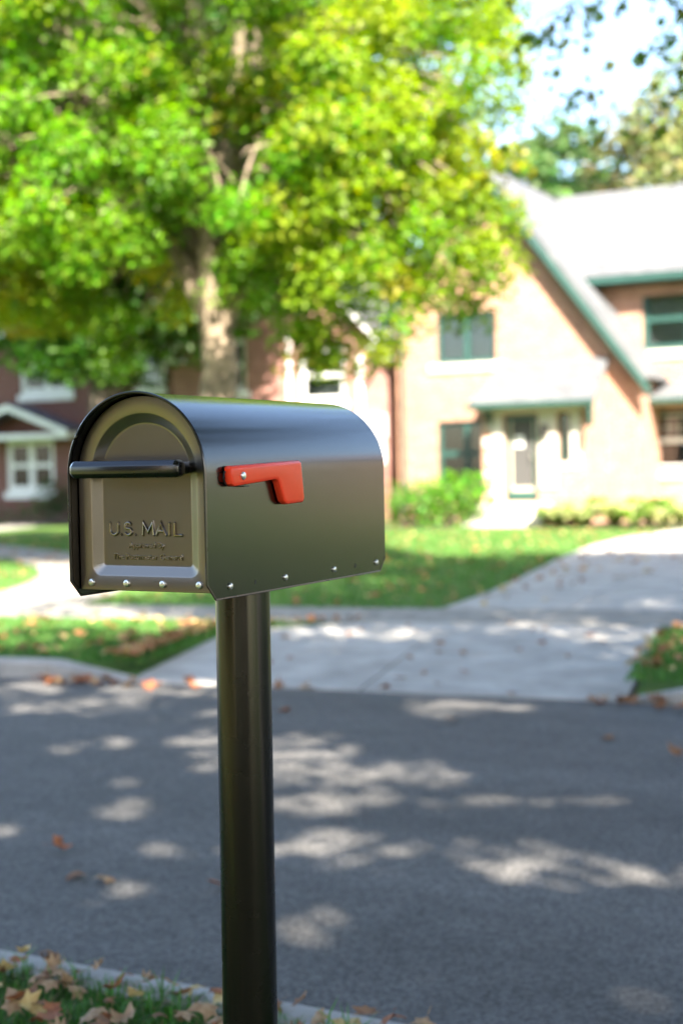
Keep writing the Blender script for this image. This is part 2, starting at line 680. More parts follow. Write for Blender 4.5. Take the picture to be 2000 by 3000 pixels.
verge('far_verge', -45, lambda t: apron_l(t))
verge('far_verge', 45, lambda t: apron_r(t))
NT = 6
for c in range(2):
    for r in range(NT):
        t0, t1 = r / NT, (r + 1) / NT
        q = []
        for (t, s) in ((t0, c / 2), (t0, (c + 1) / 2), (t1, (c + 1) / 2), (t1, c / 2)):
            x = apron_l(t) * (1 - s) + apron_r(t) * s
            y = fy(x) * (1 - t) + (sy0(x) - 0.012) * t
            q.append((x + (0.006 if s == c / 2 else -0.006), y + (0.006 if t == t0 else -0.006)))
        zt0, zt1 = 0.012 + 0.118 * t0, 0.012 + 0.118 * t1
        slab(apron, q, -0.1, (zt0, zt0, zt1, zt1), M['concrete'])

walk = empty('sidewalk', (-4, 11, 0.1))
tag(walk, kind='structure')
xs = [-23.2 + 1.5 * i for i in range(24)]
for a, b in zip(xs[:-1], xs[1:]):
    a2, b2 = a + 0.006, b - 0.006
    dz = random.uniform(-0.004, 0.004)
    slab(walk, [(a2, sy0(a2)), (b2, sy0(b2)), (b2, sy1(b2)), (a2, sy1(a2))], -0.1, [0.132 + dz] * 4, M['old_concrete'])

# the drive beyond the sidewalk: follows a curve, two slabs wide
drive = empty('driveway', (-4, 16, 0.1))
tag(drive, kind='structure')
DL = [(-4.85, 11.40), (-5.05, 13.0), (-5.5, 15.4), (-6.05, 18.2), (-6.5, 21.0), (-6.7, 23.4), (-6.6, 25.8), (-6.2, 28.2)]
DR = [(-2.7, 11.74), (-2.95, 13.4), (-3.1, 15.7), (-3.2, 18.2), (-3.25, 20.8), (-3.2, 23.2), (-3.1, 25.6), (-2.9, 28.2)]
for i in range(len(DL) - 1):
    for c in range(2):
        q = []
        for (p, r, e, s) in ((DL[i], DR[i], 0, c / 2), (DL[i], DR[i], 0, (c + 1) / 2), (DL[i + 1], DR[i + 1], 1, (c + 1) / 2), (DL[i + 1], DR[i + 1], 1, c / 2)):
            x = p[0] * (1 - s) + r[0] * s + (0.006 if s == c / 2 else -0.006)
            y = p[1] * (1 - s) + r[1] * s + (0.006 if e == 0 else -0.006)
            q.append((x, y))
        slab(drive, q, -0.1, [0.135] * 4, M['concrete'])

# the red house's front walk
path = empty('front_path', (-12, 16, 0.1))
tag(path, kind='structure')
PC = [(-9.0, 10.75), (-9.45, 11.9), (-10.0, 13.0), (-10.8, 14.3), (-12.0, 15.7), (-13.6, 17.1), (-15.4, 18.3), (-17.4, 19.5), (-19.6, 21.0), (-21.5, 23.2), (-23.0, 26.0), (-24.0, 29.5)]
for i in range(len(PC) - 1):
    a, b = Vector(PC[i]), Vector(PC[i + 1])
    pa = Vector(PC[max(i - 1, 0)])
    nb = Vector(PC[min(i + 2, len(PC) - 1)])
    na = (b - pa).normalized()
    nn = (nb - a).normalized()
    na, nn = Vector((na.y, -na.x)) * 0.62, Vector((nn.y, -nn.x)) * 0.62
    d = (b - a).normalized() * 0.006
    slab(path, [a - na + d, a + na + d, b + nn - d, b - nn - d], -0.1, [0.134] * 4, M['old_concrete'])


# ------------------------------------------------------------------ houses
def clip_poly(poly, a, b, c):
    """keep a*x + b*z <= c"""
    out = []
    for i in range(len(poly)):
        p, q = poly[i], poly[(i + 1) % len(poly)]
        dp, dq = a * p[0] + b * p[1] - c, a * q[0] + b * q[1] - c
        if dp <= 1e-9:
            out.append(p)
        if (dp < -1e-9 and dq > 1e-9) or (dp > 1e-9 and dq < -1e-9):
            t = dp / (dp - dq)
            out.append((p[0] + (q[0] - p[0]) * t, p[1] + (q[1] - p[1]) * t))
    return out


def wall_front(mb, x0, x1, z0, z1, y, holes, clips=(), depth=0.2):
    """a wall facing -y with window openings and their reveals"""
    xs = sorted(set([x0, x1] + [h[0] for h in holes] + [h[1] for h in holes]))
    zs = sorted(set([z0, z1] + [h[2] for h in holes] + [h[3] for h in holes]))
    for i in range(len(xs) - 1):
        for j in range(len(zs) - 1):
            cx, cz = 0.5 * (xs[i] + xs[i + 1]), 0.5 * (zs[j] + zs[j + 1])
            if any(h[0] < cx < h[1] and h[2] < cz < h[3] for h in holes):
                continue
            p = [(xs[i], zs[j]), (xs[i + 1], zs[j]), (xs[i + 1], zs[j + 1]), (xs[i], zs[j + 1])]
            for c in clips:
                p = clip_poly(p, *c)
                if len(p) < 3:
                    break
            if len(p) >= 3:
                mb.poly([(u, y, w) for u, w in p])
    for (a, b, c, d) in holes:
        mb.poly([(a, y, c), (a, y, d), (a, y + depth, d), (a, y + depth, c)])
        mb.poly([(b, y, d), (b, y, c), (b, y + depth, c), (b, y + depth, d)])
        mb.poly([(a, y, d), (b, y, d), (b, y + depth, d), (a, y + depth, d)])
        mb.poly([(b, y, c), (a, y, c), (a, y + depth, c), (b, y + depth, c)])


def window(parent, x0, x1, z0, z1, y, fm, units=1, sill=None, hung=True, muntins=0, curtain=None, fw=0.07):
    """window part with panes, glazing bars and sill as sub-parts; y is the wall face"""
    yf = y + 0.06
    f = MB()
    f.box(x0, x0 + fw, yf, yf + 0.08, z0, z1)
    f.box(x1 - fw, x1, yf, yf + 0.08, z0, z1)
    f.box(x0 + fw, x1 - fw, yf, yf + 0.08, z1 - fw, z1)
    f.box(x0 + fw, x1 - fw, yf, yf + 0.08, z0, z0 + fw)
    w = (x1 - x0 - 2 * fw - (units - 1) * fw) / units
    cells = []
    for u in range(units):
        a = x0 + fw + u * (w + fw)
        if u:
            f.box(a - fw, a, yf, yf + 0.08, z0 + fw, z1 - fw)
        cells.append((a, a + w))
    o = f.build('window', fm, parent)
    zm = (z0 + z1) / 2
    sashm = M['green_paint'] if (fm == M['green_paint'] and not muntins) else M['white_paint']
    for (a, b) in cells:
        if hung:
            MB().box(a, b, yf + 0.02, yf + 0.06, zm - 0.025, zm + 0.025).build('sash_rail', sashm, o)
            rows = ((z0 + fw, zm - 0.025), (zm + 0.025, z1 - fw))
        else:
            rows = ((z0 + fw, z1 - fw),)
        for (c, d) in rows:
            sash = MB()
            n0 = 0.035
            k0 = len(sash.v)
            for yy in (yf + 0.025, yf + 0.055):
                sash.v += [(a, yy, c), (b, yy, c), (b, yy, d), (a, yy, d), (a + n0, yy, c + n0), (b - n0, yy, c + n0), (b - n0, yy, d - n0), (a + n0, yy, d - n0)]
            for i in range(4):
                j = (i + 1) % 4
                sash.f += [(i, j, 4 + j, 4 + i), (8 + j, 8 + i, 12 + i, 12 + j), (4 + i, 4 + j, 12 + j, 12 + i), (j, i, 8 + i, 8 + j)]
            sash.build('sash', sashm, o)
        for ri, (c, d) in enumerate(rows):
            MB().box(a + 0.035, b - 0.035, yf + 0.036, yf + 0.042, c, d).build('pane', M['glass'], o)
            if muntins and (ri == len(rows) - 1):
                g = MB()
                for k in range(1, muntins + 1):
                    xx = a + (b - a) * k / (muntins + 1)
                    g.box(xx - 0.011, xx + 0.011, yf + 0.028, yf + 0.052, c, d)
                g.box(a + 0.035, b - 0.035, yf + 0.03, yf + 0.05, (c + d) / 2 - 0.011, (c + d) / 2 + 0.011)
                g.build('glazing_bar', fm if fm == M['white_paint'] else M['white_paint'], o)
        if curtain:
            c0, c1 = curtain
            zz0, zz1 = z0 + (z1 - z0) * c0, z0 + (z1 - z0) * c1
            cm = MB()
            nfold = 14
            for k in range(nfold):
                xa, xb = a + (b - a) * k / nfold, a + (b - a) * (k + 1) / nfold
                ya, yb = yf + 0.16 + 0.012 * (k % 2), yf + 0.16 + 0.012 * ((k + 1) % 2)
                cm.poly([(xa, ya, zz0), (xb, yb, zz0), (xb, yb, zz1), (xa, ya, zz1)])
            cm.build('curtain', M['curtain'], o)
    if sill:
        MB().box(x0 - sill, x1 + sill, y - 0.06, y + 0.1, z0 - 0.2, z0 - 0.004).build('sill', M['stone'] if fm == M['green_paint'] else M['white_paint'], o, bevel=0.01, seg=1)
    MB().poly([(x0 - 0.3, y + 0.9, z0 - 0.2), (x1 + 0.3, y + 0.9, z0 - 0.2), (x1 + 0.3, y + 0.9, z1 + 0.2), (x0 - 0.3, y + 0.9, z1 + 0.2)])
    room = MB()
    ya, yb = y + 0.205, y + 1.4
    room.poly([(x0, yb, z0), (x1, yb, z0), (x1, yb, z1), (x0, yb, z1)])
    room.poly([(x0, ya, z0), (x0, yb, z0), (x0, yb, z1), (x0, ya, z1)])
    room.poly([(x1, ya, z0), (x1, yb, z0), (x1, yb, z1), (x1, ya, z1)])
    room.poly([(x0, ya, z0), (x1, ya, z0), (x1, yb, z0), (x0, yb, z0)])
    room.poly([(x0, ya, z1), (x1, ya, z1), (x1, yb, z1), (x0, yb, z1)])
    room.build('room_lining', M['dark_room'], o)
    return o


def roof_slab(name, mat, parent, quad, th=0.12, up=None):
    """quad of 3-D points in order eave-left, eave-right, ridge-right, ridge-left, thickened downwards, with UVs along the slope"""
    q = [Vector(p) for p in quad]
    n = (q[1] - q[0]).cross(q[-1] - q[0]).normalized()
    if n.z < 0:
        n = -n
    mb = MB()
    mb.prism([tuple(p - n * th) for p in q], n * th)
    o = mb.build(name, mat, parent)
    me = o.data
    uv = me.uv_layers.new(name='UVMap')
    ax = (q[1] - q[0]).normalized()
    ay = n.cross(ax)
    for lp in me.loops:
        c = me.vertices[lp.vertex_index].co
        uv.data[lp.index].uv = ((c - q[0]).dot(ax), (c - q[0]).dot(ay))
    return o


# ---- the tan brick house on the right
GA = 0.10
hr = empty('brick_house', (-11.0, 30.5, GA))
tag(hr, 'tan brick house with steep front gable and green trim behind the driveway', 'house')
LOC = Vector(hr.location)


class HB(MB):
    """mesh builder in world coordinates, parented to a house at its base"""
    def build(s, name, mat, parent=None, **k):
        return super().build(name, mat, parent, **k)


def house_child(root):
    """shift all children so that world coordinates used for their vertices stay put"""
    inv = Matrix.Translation(-Vector(root.location))
    for c in root.children:
        c.matrix_parent_inverse = inv


APX, APZ, SL = -11.76, 8.30, 1.34
A_Y = 30.5
W_L, W_R = -14.05, -8.25


def gz(x):        # top surface of the gable roof
    return APZ - SL * abs(x - APX)


mb = MB()
holesA = [(-13.03, -11.57, 3.78, 4.95), (-13.05, -11.62, 0.95, 2.46)]
roofoff = 0.30
wall_front(mb, W_L, W_R, -0.1, 8.3, A_Y, holesA, clips=[(SL, 1, APZ - roofoff + SL * APX), (-SL, 1, APZ - roofoff - SL * APX)])
# side walls of the gable wing
mb.poly([(W_L, A_Y, -0.1), (W_L, 39, -0.1), (W_L, 39, gz(W_L) - roofoff), (W_L, A_Y, gz(W_L) - roofoff)])
mb.poly([(W_R, A_Y, -0.1), (W_R, 32.2, -0.1), (W_R, 32.2, gz(W_R) - roofoff), (W_R, A_Y, gz(W_R) - roofoff)])
mb.build('gable_wall', M['orange_brick'], hr)
mb = MB()
holesB = [(-8.6, -6.5, 3.95, 5.36), (-8.6, -6.5, 1.22, 2.58), (-4.6, -3.2, 3.95, 5.36), (-4.6, -3.2, 1.22, 2.58)]
wall_front(mb, -11.2, -1.0, -0.1, 5.75, 32.0, holesB)
mb.poly([(-1.0, 32, -0.1), (-1.0, 39, -0.1), (-1.0, 39, 5.75), (-1.0, 35.5, 8.0), (-1.0, 32, 5.75)])
mb.build('wing_wall', M['orange_brick'], hr)
# roofs
roof_slab('gable_roof', M['grey_shingle'], hr, [(APX, 30.15, APZ), (-7.98, 30.15, gz(-7.98)), (-7.98, 38, gz(-7.98)), (APX, 38, APZ)][::-1], 0.1)
roof_slab('gable_roof', M['grey_shingle'], hr, [(APX, 30.15, APZ), (-14.35, 30.15, gz(-14.35)), (-14.35, 38, gz(-14.35)), (APX, 38, APZ)], 0.1)
roof_slab('main_roof', M['grey_shingle'], hr, [(-11.6, 31.55, 5.66), (-0.6, 31.55, 5.66), (-0.6, 35.5, 8.31), (-11.6, 35.5, 8.31)], 0.1)
roof_slab('main_roof', M['grey_shingle'], hr, [(-0.6, 39.4, 5.66), (-11.6, 39.4, 5.66), (-11.6, 35.5, 8.31), (-0.6, 35.5, 8.31)], 0.1)


def rake(x0, x1, y0, y1, drop, th, name, mat):
    b = MB()
    b.prism([(x0, y0, gz(x0) - drop), (x1, y0, gz(x1) - drop), (x1, y0, gz(x1) - drop - th), (x0, y0, gz(x0) - drop - th)], (0, y1 - y0, 0))
    return b.build(name, mat, hr)


rake(APX, -7.95, 30.12, 30.2, 0.17, 0.22, 'bargeboard', M['green_paint'])
rake(-14.38, APX, 30.12, 30.2, 0.17, 0.22, 'bargeboard', M['green_paint'])
rake(APX + 0.01, -8.1, 30.21, 30.49, 0.2, 0.03, 'soffit', M['cream_paint'])
g = MB()
g.box(-10.35, -0.6, 31.42, 31.54, 5.46, 5.6)
g.build('gutter', M['green_paint'], hr, bevel=0.02, seg=1)
MB().box(-10.3, -0.7, 31.55, 31.99, 5.46, 5.5).build('soffit', M['green_paint'], hr)
MB().box(-11.2, -1.0, 31.94, 31.998, 5.18, 5.42).build('frieze_course', M['orange_brick'], hr)
# windows
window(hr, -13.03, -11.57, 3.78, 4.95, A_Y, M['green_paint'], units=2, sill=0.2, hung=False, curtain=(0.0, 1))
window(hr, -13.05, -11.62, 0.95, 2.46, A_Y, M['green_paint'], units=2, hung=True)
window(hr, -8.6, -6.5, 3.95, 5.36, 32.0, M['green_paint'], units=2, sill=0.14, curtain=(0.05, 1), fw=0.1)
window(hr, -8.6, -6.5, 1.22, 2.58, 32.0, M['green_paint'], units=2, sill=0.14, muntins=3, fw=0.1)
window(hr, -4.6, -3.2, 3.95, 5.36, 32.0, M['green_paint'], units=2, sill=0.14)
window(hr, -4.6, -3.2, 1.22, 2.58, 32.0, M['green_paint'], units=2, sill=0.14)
# pent roof over the lower right windows
roof_slab('pent_roof', M['grey_shingle'], hr, [(-8.75, 31.2, 2.83), (-1.0, 31.2, 2.83), (-1.0, 31.995, 3.2), (-8.75, 31.995, 3.2)], 0.06)
MB().box(-8.78, -1.0, 31.12, 31.2, 2.72, 2.82).build('gutter', M['green_paint'], hr, bevel=0.02, seg=1)
MB().box(-8.74, -1.0, 31.21, 31.99, 2.68, 2.72).build('soffit', M['cream_paint'], hr)
# vestibule
mb = MB()
wall_front(mb, -11.47, -9.04, 0.0, 2.95, 29.3, [(-10.95, -10.2, 0.62, 2.5), (-9.72, -9.48, 1.46, 2.5)])
mb.poly([(-11.47, 29.3, 0), (-11.47, 30.5, 0), (-11.47, 30.5, 3.6), (-11.47, 29.3, 2.9)])
mb.poly([(-9.04, 29.3, 0), (-9.04, 30.5, 0), (-9.04, 30.5, 3.6), (-9.04, 29.3, 2.9)])
mb.build('entrance_wall', M['orange_brick'], hr)
for (a, b, c, d) in ((-11.24, -10.98, 0.6, 2.53), (-10.17, -9.76, 0.9, 2.53), (-9.46, -9.22, 1.3, 2.53), (-11.24, -9.2, 2.53, 2.72), (-9.76, -9.42, 1.3, 1.44)):
    MB().box(a, b, 29.27, 29.299, c + 0.003, d - 0.003).build('stone_surround', M['stone'], hr, bevel=0.008, seg=1)
for k in range(5):
    wdt = 0.2 if k % 2 else 0.12
    MB().box(-11.25 - wdt, -11.25, 29.28, 29.299, 0.75 + k * 0.36, 0.75 + k * 0.36 + 0.17).build('quoin', M['stone'], hr, bevel=0.006, seg=1)
door = MB().box(-10.94, -10.86, 29.36, 29.44, 0.63, 2.49).box(-10.29, -10.21, 29.36, 29.44, 0.63, 2.49).box(-10.86, -10.29, 29.36, 29.44, 2.38, 2.49).box(-10.86, -10.29, 29.36, 29.44, 0.63, 0.84).build('door', M['green_paint'], hr, bevel=0.006, seg=1)
MB().box(-10.86, -10.29, 29.43, 29.435, 0.84, 2.38).build('screen', M['screen'], door)
MB().box(-10.86, -10.29, 29.4, 29.428, 0.84, 0.93).box(-10.86, -10.82, 29.4, 29.428, 0.93, 2.38).box(-10.33, -10.29, 29.4, 29.428, 0.93, 2.38).build('door_frame', M['cream_paint'], door)
MB().tube([(-10.34, 29.33, 1.55), (-10.34, 29.33, 1.68)], 0.014, 8).build('handle', M['zinc'], door)
MB().box(-10.75, -10.55, 29.425, 29.4295, 1.8, 2.05).build('notice', M['white_paint'], door)
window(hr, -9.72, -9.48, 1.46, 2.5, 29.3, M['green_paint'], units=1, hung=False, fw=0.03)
lan = MB().box(-10.08, -9.94, 29.14, 29.25, 2.0, 2.2)
lan.prism([(-10.1, 29.12, 2.2), (-9.92, 29.12, 2.2), (-9.92, 29.26, 2.2), (-10.1, 29.26, 2.2)], (0, 0, 0.03))
lan.box(-10.03, -9.99, 29.2, 29.27, 2.23, 2.27)
lan.build('wall_lantern', M['dark_metal'], hr, bevel=0.008, seg=1)
MB().box(-9.98, -9.86, 29.22, 29.27, 1.5, 1.72).build('letter_box', M['orange_brick'], hr, bevel=0.01, seg=1)
# porch roof
roof_slab('porch_roof', M['grey_shingle'], hr, [(-11.62, 28.85, 2.76), (-8.8, 28.85, 2.76), (-8.95, 30.49, 3.74), (-11.46, 30.49, 3.74)], 0.08)
MB().box(-11.66, -8.78, 28.76, 28.85, 2.64, 2.74).build('gutter', M['green_paint'], hr, bevel=0.02, seg=1)
MB().box(-11.5, -8.9, 28.86, 29.29, 2.6, 2.66).build('porch_beam', M['cream_paint'], hr)
for bx in (-9.02, -11.3):
    MB().prism([(bx, 28.9, 2.6), (bx, 29.26, 2.6), (bx, 29.26, 2.28), (bx, 29.18, 2.36), (bx, 29.0, 2.52)], (0.09, 0, 0)).build('bracket', M['green_paint'], hr)
MB().box(-8.9, -8.82, 28.8, 28.9, 2.2, 2.64).build('downpipe', M['green_paint'], hr)
# drainpipe at the left corner, steps, chimney
MB().tube([(-13.86, 30.42, 4.9), (-13.86, 30.42, 0.2)], 0.045, 8).build('drainpipe', M['green_paint'], hr, smooth=True)
for k, (yy, zz) in enumerate(((29.29, 0.58), (28.9, 0.42), (28.55, 0.26))):
    MB().box(-11.5 + 0.0 * k, -9.75, yy - 0.36 if k < 2 else yy - 0.4, yy - 0.003, 0.0, zz).build('step', M['stone'], hr, bevel=0.012, seg=1)
ch = MB().box(-14.3, -13.72, 33.6, 34.3, 3.5, 8.6).build('chimney', M['orange_brick'], hr)
MB().box(-14.36, -13.66, 33.54, 34.36, 8.6, 8.72).build('cap', M['stone'], ch)
MB().tube([(-14.0, 33.95, 8.72), (-14.0, 33.95, 9.05)], 0.12, 10).build('flue', M['orange_brick'], ch)
house_child(hr)
for c in list(hr.children):
    pass

# ---- the red brick house on the left, farther back
RY = 31.6
RK = RY / 31.0


def rx(x):
    return x * RK


def rz(z):
    return H_EYE + (z - H_EYE) * RK


rh = empty('brick_house', (rx(-20), RY, GA))
tag(rh, 'red brick house with white windows and grey roof behind the big maple', 'house')
GX0, GX1 = rx(-20.4), rx(-14.25)
GAX, GAZ = 0.5 * (GX0 + GX1), rz(7.75)
GEZ = rz(4.45)
GSL = (GAZ - GEZ) / (GX1 - GAX)
FY = RY - 0.45          # front gable stands a little forward
mb = MB()
hl = [(rx(-25.7), rx(-23.9), rz(3.63), rz(4.94)), (rx(-21.8), rx(-20.9), rz(3.63), rz(4.72)), (rx(-26.25), rx(-24.6), rz(0.96), rz(2.4)), (rx(-22.6), rx(-21.6), rz(0.9), rz(2.5))]
wall_front(mb, -34, GX0, -0.1, rz(5.45), RY, hl)
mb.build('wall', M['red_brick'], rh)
mb = MB()
hg = [(rx(-18.9), rx(-18.2), rz(3.4), rz(4.7)), (rx(-16.7), rx(-15.45), rz(3.05), rz(4.35)), (rx(-19.0), rx(-17.9), rz(0.9), rz(2.4)), (rx(-17.0), rx(-16.0), rz(0.9), rz(2.3))]
wall_front(mb, GX0, GX1, -0.1, GAZ, FY, hg, clips=[(GSL, 1, GAZ - 0.15 + GSL * GAX), (-GSL, 1, GAZ - 0.15 - GSL * GAX)])
mb.poly([(GX1, FY, -0.1), (GX1, RY + 8, -0.1), (GX1, RY + 8, GEZ - 0.1), (GX1, FY, GEZ - 0.1)])
mb.poly([(GX0, FY, -0.1), (GX0, RY + 1, -0.1), (GX0, RY + 1, GEZ - 0.1), (GX0, FY, GEZ - 0.1)])
mb.build('gable_wall', M['sunlit_red_brick'], rh)
for i, h in enumerate(hl):
    window(rh, *h, RY, M['white_paint'], units=2 if i in (0, 2) else 1, sill=0.06, fw=0.13, muntins=0, curtain=(0.5, 1) if i == 2 else None)
for i, h in enumerate(hg):
    window(rh, *h, FY, M['white_paint'], units=1, sill=0.1, fw=0.1)
EZ = rz(5.5)
roof_slab('roof', M['purple_shingle'], rh, [(-34, RY - 0.45, EZ), (GAX, RY - 0.45, EZ), (GAX, RY + 4.6, EZ + 3.4), (-34, RY + 4.6, EZ + 3.4)], 0.12)
MB().box(-34, GX0 - 0.05, RY - 0.42, RY - 0.001, EZ - 0.32, EZ - 0.13).build('cornice', M['white_paint'], rh, bevel=0.02, seg=1)
ex = 0.2
for s in (-1, 1):
    xe = GX1 + ex if s > 0 else GX0 - ex
    ze = GAZ - GSL * abs(xe - GAX)
    q = [(GAX, FY - 0.3, GAZ), (xe, FY - 0.3, ze), (xe, RY + 8, ze), (GAX, RY + 8, GAZ)]
    roof_slab('gable_roof', M['purple_shingle'], rh, q if s < 0 else q[::-1], 0.1)
    MB().prism([(GAX, FY - 0.34, GAZ - 0.13), (xe, FY - 0.34, ze - 0.13), (xe, FY - 0.34, ze - 0.32), (GAX, FY - 0.34, GAZ - 0.32)], (0, 0.1, 0)).build('bargeboard', M['white_paint'], rh)
    xr = GX1 if s > 0 else GX0
    MB().box(min(xr - s * 0.45, xr + s * 0.05), max(xr - s * 0.45, xr + s * 0.05), FY - 0.3, FY - 0.002, GEZ - 0.28, GEZ - 0.15).build('cornice_return', M['white_paint'], rh, bevel=0.02, seg=1)
MB().tube([(rx(-16.95), FY - 0.07, rz(4.6)), (rx(-16.95), FY - 0.07, 0.2)], 0.06, 8).build('downpipe', M['white_paint'], rh, smooth=True)
MB().tube([(rx(-15.02), FY - 0.07, GEZ - 0.35), (rx(-15.02), FY - 0.07, 0.2)], 0.08, 8).build('downpipe', M['white_paint'], rh, smooth=True)
# white bay at the right end
bay = MB().box(rx(-14.93), rx(-14.4), FY - 0.7, FY - 0.003, rz(1.5), rz(2.1)).build('bay', M['white_paint'], rh, bevel=0.02, seg=1)
MB().box(rx(-14.98), rx(-14.35), FY - 0.76, FY - 0.003, rz(2.1) + 0.003, rz(2.66)).build('bay_canopy', M['white_paint'], bay, bevel=0.02, seg=1)
MB().box(rx(-14.9), rx(-14.43), FY - 0.66, FY - 0.003, -0.1, rz(1.5) - 0.003).build('bay_base', M['red_brick'], bay)
# the little pediment over the left lower windows
PX0, PX1, PZ, PPK = rx(-27.4), rx(-23.4), rz(2.62), rz(3.35)
pc = 0.5 * (PX0 + PX1)
for s in (-1, 1):
    xe = PX1 if s > 0 else PX0
    q = [(pc, RY - 0.95, PPK), (xe, RY - 0.95, PZ), (xe, RY - 0.003, PZ), (pc, RY - 0.003, PPK)]
    roof_slab('hood_roof', M['purple_shingle'], rh, q if s < 0 else q[::-1], 0.07)
    MB().prism([(pc, RY - 0.99, PPK - 0.03), (xe, RY - 0.99, PZ - 0.03), (xe, RY - 0.99, PZ - 0.2), (pc, RY - 0.99, PPK - 0.2)], (0, 0.06, 0)).build('hood_board', M['white_paint'], rh)
MB().box(PX0, PX1, RY - 0.9, RY - 0.004, PZ - 0.25, PZ - 0.1).build('hood_beam', M['white_paint'], rh, bevel=0.02, seg=1)
rc = MB().box(rx(-24.2), rx(-23.3), RY + 4.2, RY + 5.0, EZ, EZ + 5.0).build('chimney', M['red_brick'], rh)
MB().box(rx(-24.2) - 0.06, rx(-23.3) + 0.06, RY + 4.14, RY + 5.06, EZ + 5.0, EZ + 5.14).build('cap', M['stone'], rc)
house_child(rh)


# ---- two plain houses out of frame, mirrored in the mailbox
def plain_house(label, cx, cy, w, d, h, face, bm_, rm):
    t = empty('brick_house', (cx, cy, GA))
    tag(t, label, 'house')
    y0 = cy - d / 2 if face < 0 else cy + d / 2
    holes = []
    for zz in (1.0, 3.9):
        for k in range(4):
            xc = cx - w / 2 + w * (k + 0.5) / 4
            holes.append((xc - 0.55, xc + 0.55, zz, zz + 1.4))
    b = MB()
    wall_front(b, cx - w / 2, cx + w / 2, -0.1, h, y0, holes, depth=0.2 * (1 if face < 0 else -1))
    y1 = cy + d / 2 if face < 0 else cy - d / 2
    for xx in (cx - w / 2, cx + w / 2):
        b.poly([(xx, y0, -0.1), (xx, y1, -0.1), (xx, y1, h), (xx, cy, h + 2.6), (xx, y0, h)])
    b.poly([(cx - w / 2, y1, -0.1), (cx + w / 2, y1, -0.1), (cx + w / 2, y1, h), (cx - w / 2, y1, h)])
    b.build('wall', bm_, t)
    for s_ in (-1, 1):
        ye = cy + s_ * (d / 2 + 0.4)
        ze = h - 0.4 * 2.6 / (d / 2)
        roof_slab('roof', rm, t, [(cx - w / 2 - 0.3, ye, ze + 0.12), (cx + w / 2 + 0.3, ye, ze + 0.12), (cx + w / 2 + 0.3, cy, h + 2.72), (cx - w / 2 - 0.3, cy, h + 2.72)], 0.1)
    for (a, b2, c, e) in holes:
        f = MB()
        ya = y0 - face * 0.06
        q = sorted((ya, ya - face * 0.08))
        for (m0, m1, m2, m3) in ((a, a + 0.08, c, e), (b2 - 0.08, b2, c, e), (a + 0.08, b2 - 0.08, c, c + 0.08), (a + 0.08, b2 - 0.08, e - 0.08, e), (a + 0.08, b2 - 0.08, (c + e) / 2 - 0.03, (c + e) / 2 + 0.03)):
            f.box(m0, m1, q[0], q[1], m2, m3)
        wo_ = f.build('window', M['white_paint'], t)
        q = sorted((ya - face * 0.1, ya - face * 0.105))
        MB().box(a, b2, q[0], q[1], c, e).build('pane', M['dark_room'], wo_)
    house_child(t)
    for c in t.children:
        for g_ in c.children:
            g_.matrix_parent_inverse = Matrix.Identity(4)


plain_house('brown brick house out of frame to the right of the tan house', 9.5, 36.0, 13.0, 9.0, 5.6, -1, M['dark_brick'], M['purple_shingle'])
plain_house('brown brick house out of frame behind the camera', -12.5, -19.0, 16.0, 9.0, 5.6, 1, M['brown_brick'], M['purple_shingle'])


# ------------------------------------------------------------------ trees
SUNV = np.array(SDIR)
CR = np.array((0.8907, 0.4546))
CF = np.array((-0.4550, 0.8905))
# gaps in the street trees' crowns, given by where their sun flecks fall on the ground
GAPS = [(-3.36, 5.85, .26, .33), (-2.64, 5.57, .22, .2), (-2.97, 5.33, .18, .11), (-2.78, 4.94, .17, .15), (-2.45, 4.48, .17, .1), (-2.14, 4.43, .16, .16),
        (-1.88, 4.54, .2, .14), (-1.61, 4.52, .2, .16), (-2.0, 3.6, .1, .13), (-1.55, 3.45, .07, .07), (-0.95, 3.53, .1, .1), (-3.0, 5.62, .32, .13), (-2.3, 4.46, .5, .09), (-2.55, 5.1, .22, .1), (-1.3, 4.47, .25, .12), (-2.75, 5.75, .2, .1), (-1.95, 5.35, .3, .08),
        (-5.84, 7.04, .22, .22), (-5.08, 6.7, .33, .24), (-4.93, 7.37, .33, .22), (-4.24, 6.46, .24, .2), (-3.89, 6.02, .14, .18), (-4.41, 5.58, .09, .11),
        (-4.23, 5.79, .09, .12), (-3.64, 5.06, .07, .1), (-3.57, 4.2, .09, .09), (-3.39, 4.62, .1, .15), (-2.73, 3.7, .1, .09), (-3.04, 7.33, .25, .2)]


def in_gap(p, rng):
    t = p[:, 2] / SUNV[2]
    gx = p[:, 0] - SUNV[0] * t
    gyy = p[:, 1] - SUNV[1] * t
    bad = np.zeros(len(p), bool)
    n1 = np.sin(9 * gx + 5 * gyy) * 0.5 + np.sin(21 * gx - 15 * gyy + 1.3) * np.sin(17 * gyy + 7 * gx)
    n2 = np.sin(31 * gx + 11 * gyy) * np.sin(27 * gyy - 13 * gx + 0.7)
    for (cx, cy, a, b) in GAPS:
        dx, dy = gx - cx, gyy - cy
        u = (dx * CR[0] + dy * CR[1]) / a
        w = (dx * CF[0] + dy * CF[1]) / b
        bad |= (u * u + w * w) < 2.7 + 1.4 * n1
    # twigs and single sprays left standing inside the gaps
    return bad & (n2 < 0.8)


